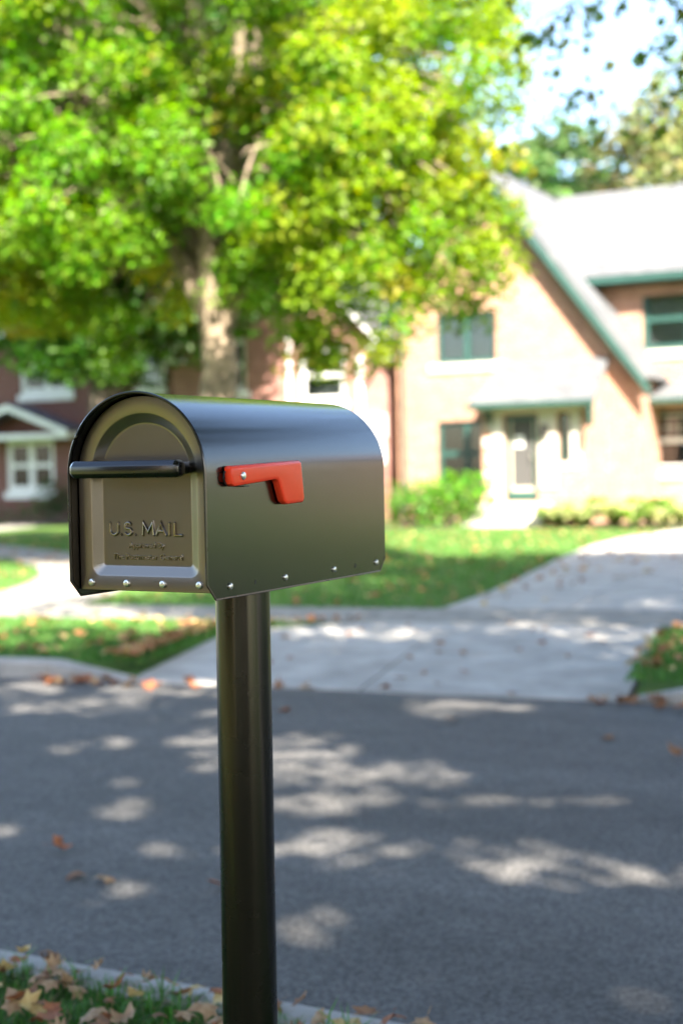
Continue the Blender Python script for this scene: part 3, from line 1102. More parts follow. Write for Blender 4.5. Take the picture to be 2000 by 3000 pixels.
def clump_leaves(centers, radii, per, flat, rng, size, up=0.55, droop=0.25, shell=0.5):
    """leaf positions, sizes and facing for clumps"""
    P, N, S, I = [], [], [], []
    for i, (c, r) in enumerate(zip(centers, radii)):
        n = max(6, int(per * (r / 0.7) ** 2))
        d = unit(rng.normal(size=(n, 3)))
        rr = r * (shell + (1 - shell) * rng.random((n, 1))) ** 0.8
        q = d * rr * np.array([1, 1, flat])
        q[:, 2] -= droop * (q[:, 0] ** 2 + q[:, 1] ** 2) / r
        P.append(c + q)
        N.append(unit(d * 0.6 + np.array([0, 0, up]) + rng.normal(size=(n, 3)) * 0.55))
        S.append(size * rng.uniform(0.65, 1.3, n))
        I.append(np.full(n, i))
    return np.concatenate(P), np.concatenate(N), np.concatenate(S), np.concatenate(I)


def leaf_colors(n, base, rng, var=0.25, warm=None, warm_p=0.0, clump=None):
    b = np.array(base)
    c = b[None] * (1 + var * rng.normal(size=(n, 1))).clip(0.45, 1.7)
    c = c * (1 + 0.12 * rng.normal(size=(n, 3)))
    if clump is not None:
        k = clump.max() + 1
        f = rng.uniform(0.78, 1.2, (k, 1)) * (1 + 0.06 * rng.normal(size=(k, 3)))
        c = c * f[clump]
    if warm is not None:
        if clump is not None:
            kk = clump.max() + 1
            ck = rng.random(kk)
            wc = rng.integers(0, len(warm), kk)
            pick = (0.65 * ck[clump] + 0.35 * rng.random(n)) < (0.175 + 0.65 * warm_p) * (np.asarray(warm_p) > 0)
            wi = np.where(rng.random(n) < 0.7, wc[clump], rng.integers(0, len(warm), n))
        else:
            pick = rng.random(n) < warm_p
            wi = rng.integers(0, len(warm), n)
        w = np.array(warm)[wi] * (1 + 0.2 * rng.normal(size=(n, 1)))
        c[pick] = w[pick]
    return np.clip(c, 0.004, 0.9)


def bezier(a, b, c, n):
    a, b, c = Vector(a), Vector(b), Vector(c)
    return [a * (1 - t) ** 2 + b * 2 * t * (1 - t) + c * t * t for t in (i / n for i in range(n + 1))]


def wobble(pts, amp):
    out = []
    for i, p in enumerate(pts):
        k = 0 if i in (0, len(pts) - 1) else amp
        out.append(p + Vector((random.uniform(-k, k), random.uniform(-k, k), random.uniform(-k, k) * 0.5)))
    return out


def make_tree(name, label, base, trunk_h, r0, limb_ends, centers, radii, leaf_size, per, colors, seed, bark='bark', flat=0.6, group=None,
              gaps=False, lobed=False, warm=None, warm_f=None, twig_r=0.02, lean=(0, 0), up=0.55, cat='tree', droop=0.25, upright=False, shell=0.5, tint=None):
    rng = np.random.default_rng(seed)
    st = random.getstate()
    random.seed(seed)
    t = empty(name, base)
    tag(t, label, cat, group)
    B = Vector(base)
    top = Vector((lean[0], lean[1], trunk_h))
    mb = MB()
    nseg = 7
    pts = wobble([top * (i / nseg) for i in range(nseg + 1)], r0 * 0.12)
    rad = [r0 * (1.55 - 0.55 * min(1, i / 1.2)) * (1 - 0.28 * i / nseg) for i in range(nseg + 1)]
    pts[0].z = -0.15
    mb.tube(pts, rad, 16)
    tr = mb.build('trunk', M[bark], t, smooth=True)
    # uneven bark ridges
    me = tr.data
    for v in me.vertices:
        a = math.atan2(v.co.y, v.co.x)
        k = 1 + 0.09 * math.sin(5 * a + v.co.z * 1.3) + 0.05 * math.sin(11 * a - v.co.z * 2.1)
        c = top * (v.co.z / trunk_h)
        v.co.x = c.x + (v.co.x - c.x) * k
        v.co.y = c.y + (v.co.y - c.y) * k
    skeleton = [(p, r) for p, r in zip(pts[3:], rad[3:])]
    for e in limb_ends:
        e = Vector(e) - B
        s = top * random.uniform(0.72, 0.97)
        mid = s.lerp(e, 0.45) + Vector((0, 0, 0.16 * (e - s).length))
        if upright:
            s = top * random.uniform(0.8, 1.0)
            mid = Vector((s.x + (e.x - s.x) * 0.45, s.y + (e.y - s.y) * 0.45, s.z + (e.z - s.z) * 0.62))
        lp = wobble(bezier(s, mid, e, 9), 0.12)
        r1 = r0 * random.uniform(0.36, 0.5)
        lr = [r1 * (1 - 0.85 * i / 9) + 0.015 for i in range(10)]
        MB().tube(lp, lr, 9).build('limb', M[bark], t, smooth=True)
        skeleton += list(zip(lp[2:], lr[2:]))
    # branches from the nearest point of the skeleton to every clump
    br = MB()
    sk = np.array([tuple(p) for p, r in skeleton])
    skr = np.array([r for p, r in skeleton])
    cl = np.array(centers) - np.array(tuple(B))
    for c in cl:
        d = np.linalg.norm(sk - c, axis=1) + 0.6 * np.maximum(0, sk[:, 2] - c[2])
        if upright and c[2] < 4.8:          # low sprays hang from limbs above them
            d = d + 2.5 * np.maximum(0, c[2] + 1.2 - sk[:, 2])
        j = int(d.argmin())
        a = Vector(sk[j])
        e = Vector(c)
        if (e - a).length < 0.15:
            continue
        mid = a.lerp(e, 0.5) + Vector((random.uniform(-.15, .15), random.uniform(-.15, .15), 0.12 * (e - a).length))
        bp = bezier(a, mid, e, 5)
        ra = min(skr[j] * 0.5, 0.7 * twig_r + 0.007 * (e - a).length)
        br.tube(bp, [ra * (1 - 0.75 * i / 5) for i in range(6)], 5, cap=False)
        for q in range(3):
            d2 = Vector((random.gauss(0, 1), random.gauss(0, 1), random.gauss(0.1, 0.5))).normalized() * random.uniform(0.3, 0.6)
            br.tube([bp[3], bp[3] + d2 * 0.6, bp[3] + d2 + Vector((0, 0, -0.06))], [ra * 0.4, ra * 0.3, ra * 0.12], 4, cap=False)
    if br.v:
        br.build('branches', M[bark], t, fix=False)
    P, N, S, I = clump_leaves(cl, np.array(radii), per, flat, rng, leaf_size, up=up, droop=droop, shell=shell)
    if gaps:
        keep = ~in_gap(P + np.array(tuple(B)), rng)
        P, N, S, I = P[keep], N[keep], S[keep], I[keep]
    wp = 0.0
    if warm_f is not None:
        wp = warm_f(P + np.array(tuple(B)))
    C = leaf_colors(len(P), colors, rng, warm=warm, warm_p=wp, clump=I)
    if tint is not None:
        C = np.clip(C * tint(P + np.array(tuple(B))), 0.004, 0.9)
    leaf_cloud('crown', P, S, N, M['leaves'], t, C, rng, lobed)
    random.setstate(st)
    return t


def fill_ellipsoid(c, r, n, rng, rad, keepf=None, shell=0.35, mind=0.6):
    """clump centres spread through an ellipsoid, no two closer than mind*radius"""
    c, r = np.array(c), np.array(r)
    out, rr = [], []
    tries = 0
    while len(out) < n and tries < n * 60:
        tries += 1
        d = unit(rng.normal(size=3))
        k = (shell ** 3 + (1 - shell ** 3) * rng.random()) ** (1 / 3)
        p = c + d * r * k
        if keepf is not None and not keepf(p):
            continue
        q = rad * rng.uniform(0.7, 1.3)
        if out and np.min(np.linalg.norm(np.array(out) - p, axis=1)) < mind * q:
            continue
        out.append(p)
        rr.append(q)
    return out, rr


# the big maple in the red house's front lawn
MBASE = (-9.95, 16.0, 0.1)


def maple_keep(p):
    x, y, z = p
    dx = x - MBASE[0]
    # the crown's underside: high round the trunk, hanging low on the outside
    lim = 3.5 - 0.25 * min(1, max(0, -dx - 1.0) / 2.0) - 0.25 * min(1, max(0, dx - 1.5) / 2.0)
    return z > lim + 0.3


def stem_window(p):
    """open space in front of the upright stems"""
    x, y, z = p
    return y < 16.1 and abs(x - (-10.1 + (16.0 - y) * 0.63)) < 0.34 and z < 7.6 and (math.sin(z * 4.1 + x * 3) > -0.45)


rg = np.random.default_rng(5)
c1, r1 = fill_ellipsoid((-10.6, 16.0, 6.9), (4.5, 4.3, 5.4), 500, rg, 0.5, maple_keep, 0.4, 0.75)
c3, r3 = fill_ellipsoid((-7.4, 15.3, 4.6), (1.7, 1.4, 1.5), 34, rg, 0.5, lambda p: p[2] > 3.2 - 0.12 * (p[0] + 9), 0.1, 0.8)
c2, r2 = fill_ellipsoid((-13.0, 15.0, 4.4), (2.4, 2.0, 1.9), 46, rg, 0.52, lambda p: p[2] > 3.45, 0.1, 0.8)
c4, r4 = fill_ellipsoid((-9.4, 13.6, 6.4), (2.8, 1.0, 2.6), 26, rg, 0.42, lambda p: p[2] > 4.0, 0.0, 0.85)
low = [(-11.3, 15.2, 3.5), (-11.1, 15.4, 3.15), (-10.8, 15.0, 3.4), (-11.0, 15.2, 2.9), (-12.4, 15.2, 3.8), (-5.7, 15.3, 4.9), (-5.65, 15.4, 5.5), (-5.75, 15.5, 4.3), (-5.9, 15.2, 5.9), (-5.8, 15.6, 6.5), (-6.0, 15.4, 5.1), (-6.1, 15.3, 4.6), (-5.6, 15.5, 6.0), (-6.0, 15.5, 7.0), (-6.3, 15.3, 5.6), (-5.9, 15.4, 3.9), (-8.0, 15.2, 3.55), (-7.4, 15.1, 3.35), (-6.9, 15.2, 3.15), (-7.0, 15.3, 3.6), (-6.5, 15.3, 3.5), (-7.7, 15.4, 3.9), (-6.3, 15.2, 3.9), (-6.0, 15.3, 4.3), (-5.95, 15.3, 3.55), (-6.6, 15.1, 4.2), (-6.2, 15.4, 3.2), (-7.9, 15.0, 3.1), (-8.0, 15.3, 2.95), (-7.8, 15.3, 2.7), (-8.25, 15.3, 2.8), (-8.35, 15.3, 3.1), (-7.2, 15.2, 2.85), (-9.4, 14.6, 4.1), (-8.8, 14.6, 3.9), (-10.1, 14.6, 4.3)]
cc_ = c1 + c2 + c3 + c4 + [np.array(p) for p in low]
rr_ = r1 + r2 + r3 + r4 + [0.42] * len(low)
kp_ = [not stem_window(p) for p in cc_]
cc_ = [p for p, k_ in zip(cc_, kp_) if k_]
rr_ = [p for p, k_ in zip(rr_, kp_) if k_]
limbs = [(-11.7, 16.2, 9.4), (-10.8, 16.1, 10.8), (-10.1, 15.8, 11.3), (-9.3, 16.2, 10.9), (-8.6, 16.0, 9.8), (-12.4, 15.6, 7.8), (-7.6, 15.6, 7.6), (-10.4, 17.8, 9.4), (-9.7, 14.4, 9.0)]
make_tree('maple_tree', 'broad maple with turning green and gold leaves rising behind the mailbox', MBASE, 3.0, 0.31, limbs, cc_, rr_, 0.08, 640,
          (0.115, 0.225, 0.012), 21, flat=0.72, shell=0.15, warm=[(0.19, 0.28, 0.013), (0.24, 0.3, 0.018), (0.21, 0.29, 0.015), (0.27, 0.25, 0.025), (0.17, 0.27, 0.012), (0.2, 0.3, 0.015), (0.18, 0.28, 0.012)],
          warm_f=lambda p: np.where((p[:, 0] < -11.9) & (p[:, 2] < 6.2), 0.7, np.clip(0.2 + 0.22 * (p[:, 0] + 9.0), 0.03, 0.8)), droop=0.4, upright=True,  # paler lime towards the right puts sunlight into the leaves; low left is turning
          tint=lambda p: np.where(((p[:, 0] < -11.6) & (p[:, 2] < 6.0 - 0.5 * (p[:, 0] + 13)))[:, None], np.array([[1.25, 1.0, 1.3]]), np.array([[1.0, 1.0, 1.0]])))

# the street tree on the far verge, out of frame to the right: its branches hang into the top right corner
rg = np.random.default_rng(8)
c1, r1 = fill_ellipsoid((4.4, 8.4, 8.0), (5.0, 4.6, 2.4), 250, rg, 0.7, lambda p: p[2] > 5.2, 0.1, 0.7)
c5, r5 = fill_ellipsoid((1.8, 7.4, 10.2), (3.0, 3.4, 1.2), 85, rg, 0.65, None, 0.0, 0.7)
c1, r1 = c1 + c5, r1 + r5
c6, r6 = fill_ellipsoid((0.2, 4.0, 9.0), (2.8, 1.7, 0.9), 46, rg, 0.6, None, 0.0, 0.8)
c7, r7 = fill_ellipsoid((2.2, 3.1, 8.8), (3.4, 1.2, 0.8), 46, rg, 0.55, None, 0.0, 0.8)
c1, r1 = c1 + c6 + c7, r1 + r6 + r7
hang = []
for (x, y, z) in ((-2.35, 9.2, 4.75), (-2.1, 9.4, 4.35), (-1.75, 9.0, 4.6), (-2.75, 9.6, 4.9), (-1.5, 9.5, 4.9), (-2.0, 9.1, 3.95), (-2.95, 9.3, 4.45), (-1.6, 8.8, 4.1), (-3.4, 9.8, 5.0), (-2.5, 9.0, 5.1), (-1.2, 9.0, 4.5), (-3.0, 9.9, 3.95)):
    hang.append(np.array((x, y, z)))
make_tree('street_tree', 'street maple whose thin dark branches hang into the top right corner', (6.0, 9.3, 0.1), 4.6, 0.3,
          [(1.5, 8.6, 7.4), (-1.2, 9.2, 5.2), (5.0, 12.0, 8.8), (4.4, 5.6, 8.2), (8.5, 9.0, 8.6), (3.6, 8.9, 9.6), (-2.3, 9.35, 4.75), (1.8, 7.4, 10.0), (0.6, 4.6, 8.8)],
          c1, list(r1), 0.12, 210, (0.04, 0.075, 0.012), 33, bark='dark_bark', gaps=True, group=None, flat=0.7,
          warm=[(0.22, 0.16, 0.03)], warm_f=lambda p: np.full(len(p), 0.05))

# its hanging sprays: thin drooping twigs with separate lobed leaves
st_ = [o for o in COL.objects if o.name == 'street_tree'][0]
rq = random.Random(5)
rgn = np.random.default_rng(6)
sp = MB()
Pl, Sl, Nl = [], [], []
for h in hang:
    o = Vector(h) - Vector(st_.location)
    for k in range(7):
        d = Vector((rq.gauss(-0.35, 0.5), rq.gauss(0, 0.45), rq.gauss(-0.25, 0.35))).normalized() * rq.uniform(0.35, 0.75)
        tw = [o, o + d * 0.5 + Vector((0, 0, 0.04)), o + d + Vector((0, 0, -0.08))]
        sp.tube(tw, [0.006, 0.004, 0.0015], 4, cap=False)
        for q in range(9):
            t_ = rq.uniform(0.2, 1.05)
            p = tw[0].lerp(tw[2], t_) + Vector((rq.gauss(0, .06), rq.gauss(0, .06), rq.gauss(-.03, .05)))
            Pl.append(tuple(p))
            Sl.append(rq.uniform(0.05, 0.1))
            Nl.append((rq.gauss(0, .6), rq.gauss(0, .6), rq.gauss(.5, .5)))
for a, b in ((Vector((-1.2, 9.2, 5.2)), Vector((-3.4, 9.8, 5.0))), (Vector((-1.2, 9.2, 5.2)), Vector((-2.0, 9.1, 3.95))), (Vector((-1.2, 9.2, 5.2)), Vector((-2.95, 9.3, 4.45)))):
    a, b = a - Vector(st_.location), b - Vector(st_.location)
    sp.tube(bezier(a, a.lerp(b, 0.5) + Vector((0, 0, 0.15)), b, 6), [0.02, 0.017, 0.014, 0.011, 0.009, 0.006, 0.004], 5, cap=False)
sp.build('hanging_twigs', M['dark_bark'], st_, fix=False)
nl_ = len(Pl)
leaf_cloud('hanging_leaves', np.array(Pl), np.array(Sl), np.array(Nl), M['leaves'], st_, leaf_colors(nl_, (0.085, 0.14, 0.02), rgn, warm=[(0.2, 0.2, 0.03)], warm_p=0.08), rgn, True)

# the shade trees on the near side, behind the camera: they shade the road and throw the flecks
rg = np.random.default_rng(9)
c1, r1 = fill_ellipsoid((2.9, -2.2, 8.0), (5.4, 4.6, 2.0), 300, rg, 0.72, None, 0.0, 0.62)
for (dx, dy, z) in ((0, 0, 7.2), (0.25, 0.2, 8.0), (-0.25, -0.1, 8.6), (0.1, 0.5, 7.6), (0.0, -0.35, 9.0), (-0.2, 0.3, 8.3), (0.3, -0.2, 7.5)):
    t_ = (z - 1.3) / SDIR.z
    c1.append(np.array((-1.1 + SDIR.x * t_ + dx, 1.85 + SDIR.y * t_ + dy, z)))
    r1.append(0.7)
make_tree('shade_tree', 'tall maple behind the camera that shades the road with flecks of sun', (5.6, -5.5, 0.1), 5.2, 0.34,
          [(2.0, -1.5, 8.6), (4.8, -3.5, 9.4), (0.0, -2.5, 8.0), (6.5, -1.0, 8.6), (2.6, -4.6, 8.6)],
          c1, r1, 0.15, 290, (0.06, 0.11, 0.016), 44, bark='dark_bark', gaps=True, flat=0.6)

# unseen trees added to shade the lawns mirrored in the mailbox
for k, (nm_lb, bx_, cen_) in enumerate((('shading maple added out of frame on the near verge, far right', (12.5, 0.8, 0.1), (11.5, 1.4, 7.6)), ('tall shading maple added out of frame on the lawn behind the camera', (10.5, -11.0, 0.1), (7.4, -8.0, 7.8)), ('shading maple added out of frame on the far verge, far right', (15.5, 10.5, 0.1), (14.2, 10.8, 7.8)))):
    rg = np.random.default_rng(90 + k)
    cc, cr = fill_ellipsoid(cen_, (5.0, 4.4, 2.0), 95, rg, 0.95, None, 0.1, 0.7)
    make_tree('street_tree', nm_lb, bx_, 4.6, 0.3, [(cen_[0] - 2.5, cen_[1], 8.0), (cen_[0] + 2.5, cen_[1] + 1, 8.4), (cen_[0], cen_[1] - 2.4, 8.8)], cc, cr, 0.24, 110, (0.05, 0.1, 0.014), 95 + k, bark='dark_bark')

# trees behind the tan house
rg = np.random.default_rng(14)
BT = [('oak_tree', 'bluish green oak showing above the tan house roof beside the gable', (-17.0, 50, 0.1), 13.6, 3.0, 3.6, (0.11, 0.18, 0.07), 0.3, 40),
      ('spruce_tree', 'tall tan tinged tree with drooping boughs above the roof at right edge', (-12.0, 47, 0.1), 14.6, 2.3, 5.0, (0.2, 0.21, 0.085), 0.26, 34),
      ('linden_tree', 'tall dark tree between the maple and the red house, shading its wall', (-20.4, 27.5, 0.1), 15.8, 5.4, 5.8, (0.05, 0.115, 0.014), 0.18, 380),
      ('oak_tree', 'dense green oak standing behind the red house', (-29, 46, 0.1), 12.5, 4.2, 4.2, (0.05, 0.1, 0.02), 0.28, 80)]
for k, (nm, lb, b, h, rw, rh_, colr, ls, nc) in enumerate(BT):
    cc, cr = fill_ellipsoid((b[0], b[1], h - rh_), (rw, rw, rh_), nc, rg, 0.95, None, 0.3, 0.8)
    make_tree(nm, lb, b, h * 0.5, 0.32, [(b[0] - rw * .5, b[1], h * .75), (b[0] + rw * .5, b[1], h * .8), (b[0], b[1], h * .92)], cc, cr, ls, 90 if ls > 0.2 else 150, colr, 60 + k,
              bark='dark_bark', flat=0.7 if nm == 'oak_tree' else 1.2, droop=0.25 if nm == 'oak_tree' else 0.6)


# ------------------------------------------------------------------ shrubs and beds
def shrub(name, label, cat, base, blobs, size, per, colr, seed, group=None, up=0.6, warm=None, wp=0.0):
    rng = np.random.default_rng(seed)
    t = empty(name, base)
    tag(t, label, cat, group)
    B = np.array(base)
    P, N, S, I = clump_leaves(np.array([b[:3] for b in blobs]) - B, np.array([b[3] for b in blobs]), per, 0.85, rng, size, up=up, droop=0.1, shell=0.55)
    k = P[:, 2] > 0
    P, N, S, I = P[k], N[k], S[k], I[k]
    leaf_cloud('foliage', P, S, N, M['leaves'], t, leaf_colors(len(P), colr, rng, warm=warm, warm_p=wp, clump=I), rng)
    mb = MB()
    for b in blobs:
        e = Vector(b[:3]) - Vector(base)
        mb.tube([(e.x * 0.3, e.y * 0.3, -0.05), (e.x * 0.7, e.y * 0.7, e.z * 0.5), tuple(e)], [0.025, 0.018, 0.008], 5)
    mb.build('stems', M['dark_bark'], t, fix=False)
    return t


rs = random.Random(3)
bl = []
for k in range(26):
    x = rs.uniform(-13.2, -11.9)
    bl.append((x, rs.uniform(27.6, 28.8), rs.uniform(0.3, 0.95), 0.36))
shrub('round_shrub', 'leafy bright green shrub left of the front steps, nearer the red house', 'shrub', (-12.7, 28.2, 0.1), bl, 0.1, 170, (0.1, 0.23, 0.03), 71)
bl = []
for k in range(24):
    bl.append((rs.uniform(-12.1, -11.0), rs.uniform(27.8, 28.8), rs.uniform(0.3, 1.1), 0.36))
shrub('round_shrub', 'taller bright green shrub right beside the front steps', 'shrub', (-11.6, 28.3, 0.1), bl, 0.1, 170, (0.11, 0.25, 0.03), 72)
bl = [(-27.0 + 0.33 * k + rs.uniform(-.1, .1), 29.4 + rs.uniform(-.2, .2), rs.uniform(0.3, 0.5), 0.34) for k in range(34)]
shrub('clipped_hedge', 'low dark hedge in front of the red house', 'hedge', (-22, 29.4, 0.1), bl, 0.09, 170, (0.035, 0.08, 0.02), 73)
bl = [(-24.4 + rs.uniform(-.4, .4), 30.7 + rs.uniform(-.3, .3), rs.uniform(0.3, 1.3), 0.33) for k in range(16)]
shrub('round_shrub', 'dark shrub below the left window of the red house', 'shrub', (-24.4, 30.7, 0.1), bl, 0.09, 150, (0.04, 0.09, 0.02), 74)


for k in range(7):  # unseen evergreens added to darken what the mailbox door mirrors
    xb = -0.9 + 1.15 * k
    bl = [(xb + rs.uniform(-.22, .22), -4.8 + rs.uniform(-.25, .25), 0.4 + 0.42 * q, 0.62 * (1 - (q / 14.0) ** 1.5)) for q in range(12)]
    shrub('unseen_arborvitae', 'tall dark arborvitae, number %s from the left in the row added behind the camera to darken the mailbox reflection' % ('one', 'two', 'three', 'four', 'five', 'six', 'seven')[k], 'shrub', (xb, -4.8, 0.1), bl, 0.12, 260, (0.022, 0.04, 0.014), 75 + k, group='arborvitae row added behind the camera')


# hostas in the bed right of the steps: rosettes of broad arching leaves
def hosta(loc, r, seed, label, pale):
    rng = random.Random(seed)
    t = empty('hosta', loc)
    tag(t, label, 'plant', 'hostas in the bed by the steps')
    v, f, c = [], [], []
    nl = 34
    for k in range(nl):
        an = rng.uniform(0, 2 * math.pi)
        L = r * rng.uniform(0.7, 1.15)
        wd = L * 0.26
        h = L * rng.uniform(0.55, 1.0)
        d = Vector((math.cos(an), math.sin(an), 0))
        s = Vector((-d.y, d.x, 0))
        colr = (0.36, 0.38, 0.17) if rng.random() < pale else (0.11, 0.2, 0.035)
        b = len(v)
        for (t_, w) in ((0.0, 0.05), (0.3, 0.35), (0.55, 1.0), (0.8, 0.75), (1.0, 0.02)):
            z = h * (math.sin(t_ * 2.3)) * 0.9
            p = d * (L * t_) + Vector((0, 0, z))
            v += [tuple(p + s * wd * w + Vector((0, 0, 0.05 * w * r))), tuple(p), tuple(p - s * wd * w + Vector((0, 0, 0.05 * w * r)))]
            c += [colr] * 3
        for q in range(4):
            o = b + q * 3
            f += [(o, o + 1, o + 4, o + 3), (o + 1, o + 2, o + 5, o + 4)]
    o = np_mesh('leaves', np.array(v), np.array(f), M['leaves'], t, np.array(c))
    return t


HP = [(-9.3, 28.0, .52), (-8.75, 27.7, .5), (-8.2, 28.1, .55), (-7.65, 27.75, .5), (-7.15, 28.0, .52), (-8.9, 28.6, .6), (-8.3, 28.8, .62), (-7.6, 28.6, .6), (-7.0, 28.7, .55), (-9.5, 28.6, .5)]
for k, (x, y, r) in enumerate(HP):
    hosta((x, y, 0.11), r, 100 + k, 'pale hosta clump with arching broad leaves in the bed right of the front steps', 0.65)
sheet('planting_bed', [(-9.9, 27.4), (-6.75, 27.4), (-6.75, 30.45), (-9.0, 30.45), (-9.0, 29.2), (-9.7, 29.2), (-9.9, 28.0)], 0.124, M['soil'])
sheet('planting_bed', [(-13.9, 27.2), (-11.6, 27.2), (-11.6, 29.25), (-11.5, 30.45), (-13.9, 30.45)], 0.124, M['soil'])


# ------------------------------------------------------------------ grass
def grass(name, n, region, hgt, wid, seed, colA, colB, z=0.105, lean=0.5, label=None):
    rng = np.random.default_rng(seed)
    P = region(n, rng)
    n = len(P)
    an = rng.uniform(0, 2 * np.pi, n)
    d = np.stack([np.cos(an), np.sin(an), np.zeros(n)], 1)
    s = np.stack([-d[:, 1], d[:, 0], np.zeros(n)], 1)
    h = (hgt * rng.uniform(0.45, 1.25, n))[:, None]
    w = (wid * rng.uniform(0.7, 1.3, n))[:, None]
    ln = (lean * rng.uniform(0.1, 1.2, n))[:, None]
    b = np.concatenate([P, np.full((n, 1), z - 0.01)], 1)
    m_ = b + d * h * ln * 0.35 + np.array([0, 0, 1]) * h * 0.6
    t = b + d * h * ln + np.array([0, 0, 1]) * h * (1 - 0.3 * ln)
    v = np.stack([b - s * w, b + s * w, m_ - s * w * .8, m_ + s * w * .8, t], 1).reshape(-1, 3)
    base = np.arange(n)[:, None, None] * 5
    f = (base + np.array([(0, 1, 3), (0, 3, 2), (2, 3, 4)])[None]).reshape(-1, 3)
    k = rng.random((n, 1))
    c = np.array(colA) * k + np.array(colB) * (1 - k)
    c = c * (1 + 0.2 * rng.normal(size=(n, 1))).clip(0.5, 1.6)
    c[rng.random(n) < 0.06] = (0.22, 0.19, 0.08)
    o = np_mesh(name, v, f, M['grass'], None, np.repeat(c.clip(0.003, 1), 5, axis=0))
    tag(o, label, 'grass', kind='stuff')
    return o


def box_region(x0, x1, lo, hi, ex=None):
    def f(n, rng):
        x = rng.uniform(x0, x1, n)
        t = rng.random(n)
        y = np.array([lo(a) for a in x]) * (1 - t) + np.array([hi(a) for a in x]) * t
        P = np.stack([x, y], 1)
        if ex is not None:
            P = P[~ex(P)]
        return P
    return f


def in_apron(P):
    t = np.clip((P[:, 1] - 7.7) / 2.7, 0, 1)
    l = -5.42 - 0.42 * np.minimum(1, t / 0.7) + 0.85 * np.maximum(0, (t - 0.7) / 0.3) ** 1.6
    r = -2.22 - 0.5 * t
    return (P[:, 0] > l) & (P[:, 0] < r)


def in_front_excl(P):
    dl = np.interp(P[:, 1], [p[1] for p in DL], [p[0] for p in DL])
    dr = np.interp(P[:, 1], [p[1] for p in DR], [p[0] for p in DR])
    a = (P[:, 0] > dl) & (P[:, 0] < dr)
    pc_ = np.interp(P[:, 1], [p[1] for p in PC], [p[0] for p in PC])
    return a | (np.abs(P[:, 0] - pc_) < 0.85) | ((P[:, 1] > 27.3) & (P[:, 0] > -14))


GA_, GB_ = (0.075, 0.2, 0.03), (0.045, 0.12, 0.02)
grass('near_verge_grass', 44000, box_region(-3.3, 0.3, lambda x: 1.35, lambda x: gy(x) + 0.04), 0.05, 0.0019, 1, GA_, GB_, lean=1.0, label='green grass of the near verge poking through fallen leaves')
grass('far_verge_grass', 60000, box_region(-11, 1.5, lambda x: fy(x) + 0.16, lambda x: sy0(x) - 0.02, in_apron), 0.055, 0.004, 2, GA_, GB_, label='mown grass strip between the far kerb and the sidewalk')
grass('front_lawn_grass', 90000, box_region(-19, -1, lambda x: sy1(x) + 0.02, lambda x: 29.0, in_front_excl), 0.06, 0.007, 3, GA_, GB_, label='mown lawn in front of the two houses')

# tall tufts at the kerb edge
def tuft_region(n, rng):
    ctr = np.array([(-2.42, 2.69), (-2.36, 2.67), (-2.28, 2.68), (-2.12, 2.68), (-1.98, 2.66), (-1.86, 2.65), (-1.78, 2.64), (-1.62, 2.62), (-1.42, 2.66), (-1.36, 2.64)])
    i = rng.integers(0, len(ctr), n)
    return ctr[i] + rng.normal(size=(n, 2)) * 0.02


grass('kerb_edge_grass', 110, tuft_region, 0.1, 0.003, 4, (0.1, 0.24, 0.05), (0.06, 0.16, 0.03), lean=0.9, label='taller grass tufts leaning over the near kerb')


# ------------------------------------------------------------------ fallen leaves
def leaf_mesh(name, seed, curl):
    rng = random.Random(seed)
    bm = bmesh.new()
    K = len(MAPLE)
    c = bm.verts.new((0, -0.05, 0))
    ring, mid = [], []
    for i, (u, w) in enumerate(MAPLE):
        k = 1 + rng.uniform(-0.1, 0.1)
        u, w = u * k, w * k
        z = curl * (u * u * 1.1 + (w - 0.1) ** 2 * rng.uniform(0.2, 0.9)) + rng.uniform(-0.06, 0.06) * abs(curl + 0.3)
        ring.append(bm.verts.new((u, w, z)))
        mid.append(bm.verts.new((u * 0.5, w * 0.5, z * 0.3 + rng.uniform(-0.02, 0.03))))
    for i in range(K):
        j = (i + 1) % K
        bm.faces.new((c, mid[i], mid[j]))
        bm.faces.new((mid[i], ring[i], ring[j], mid[j]))
    # stalk
    a = [bm.verts.new(p) for p in ((-0.012, -0.4, 0.01), (0.012, -0.4, 0.01), (0.02, -0.85, 0.05), (-0.0, -0.85, 0.06))]
    bm.faces.new(a)
    me = bpy.data.meshes.new(name)
    bm.to_mesh(me)
    bm.free()
    me.polygons.foreach_set('use_smooth', [True] * len(me.polygons))
    return me


def drymat(i, col, col2):
    m, n, l, p = nmat('dry_leaf_%d' % i)
    p.inputs['Roughness'].default_value = 0.7
    tc = n.new('ShaderNodeTexCoord')
    ns = n.new('ShaderNodeTexNoise')
    ns.inputs['Scale'].default_value = 3.0
    ns.inputs['Detail'].default_value = 5
    l.new(tc.outputs['Object'], ns.inputs['Vector'])
    r = n.new('ShaderNodeValToRGB')
    r.color_ramp.elements[0].position = 0.38
    r.color_ramp.elements[1].position = 0.62
    r.color_ramp.elements[0].color = (*col2, 1)
    r.color_ramp.elements[1].color = (*col, 1)
    l.new(ns.outputs[0], r.inputs[0])
    l.new(r.outputs[0], p.inputs['Base Color'])
    tr = n.new('ShaderNodeBsdfTranslucent')
    l.new(r.outputs[0], tr.inputs['Color'])
    mx = n.new('ShaderNodeMixShader')
    mx.inputs[0].default_value = 0.2
    l.new(p.outputs[0], mx.inputs[1])
    l.new(tr.outputs[0], mx.inputs[2])
    l.new(mx.outputs[0], n['Material Output'].inputs['Surface'])
    return m


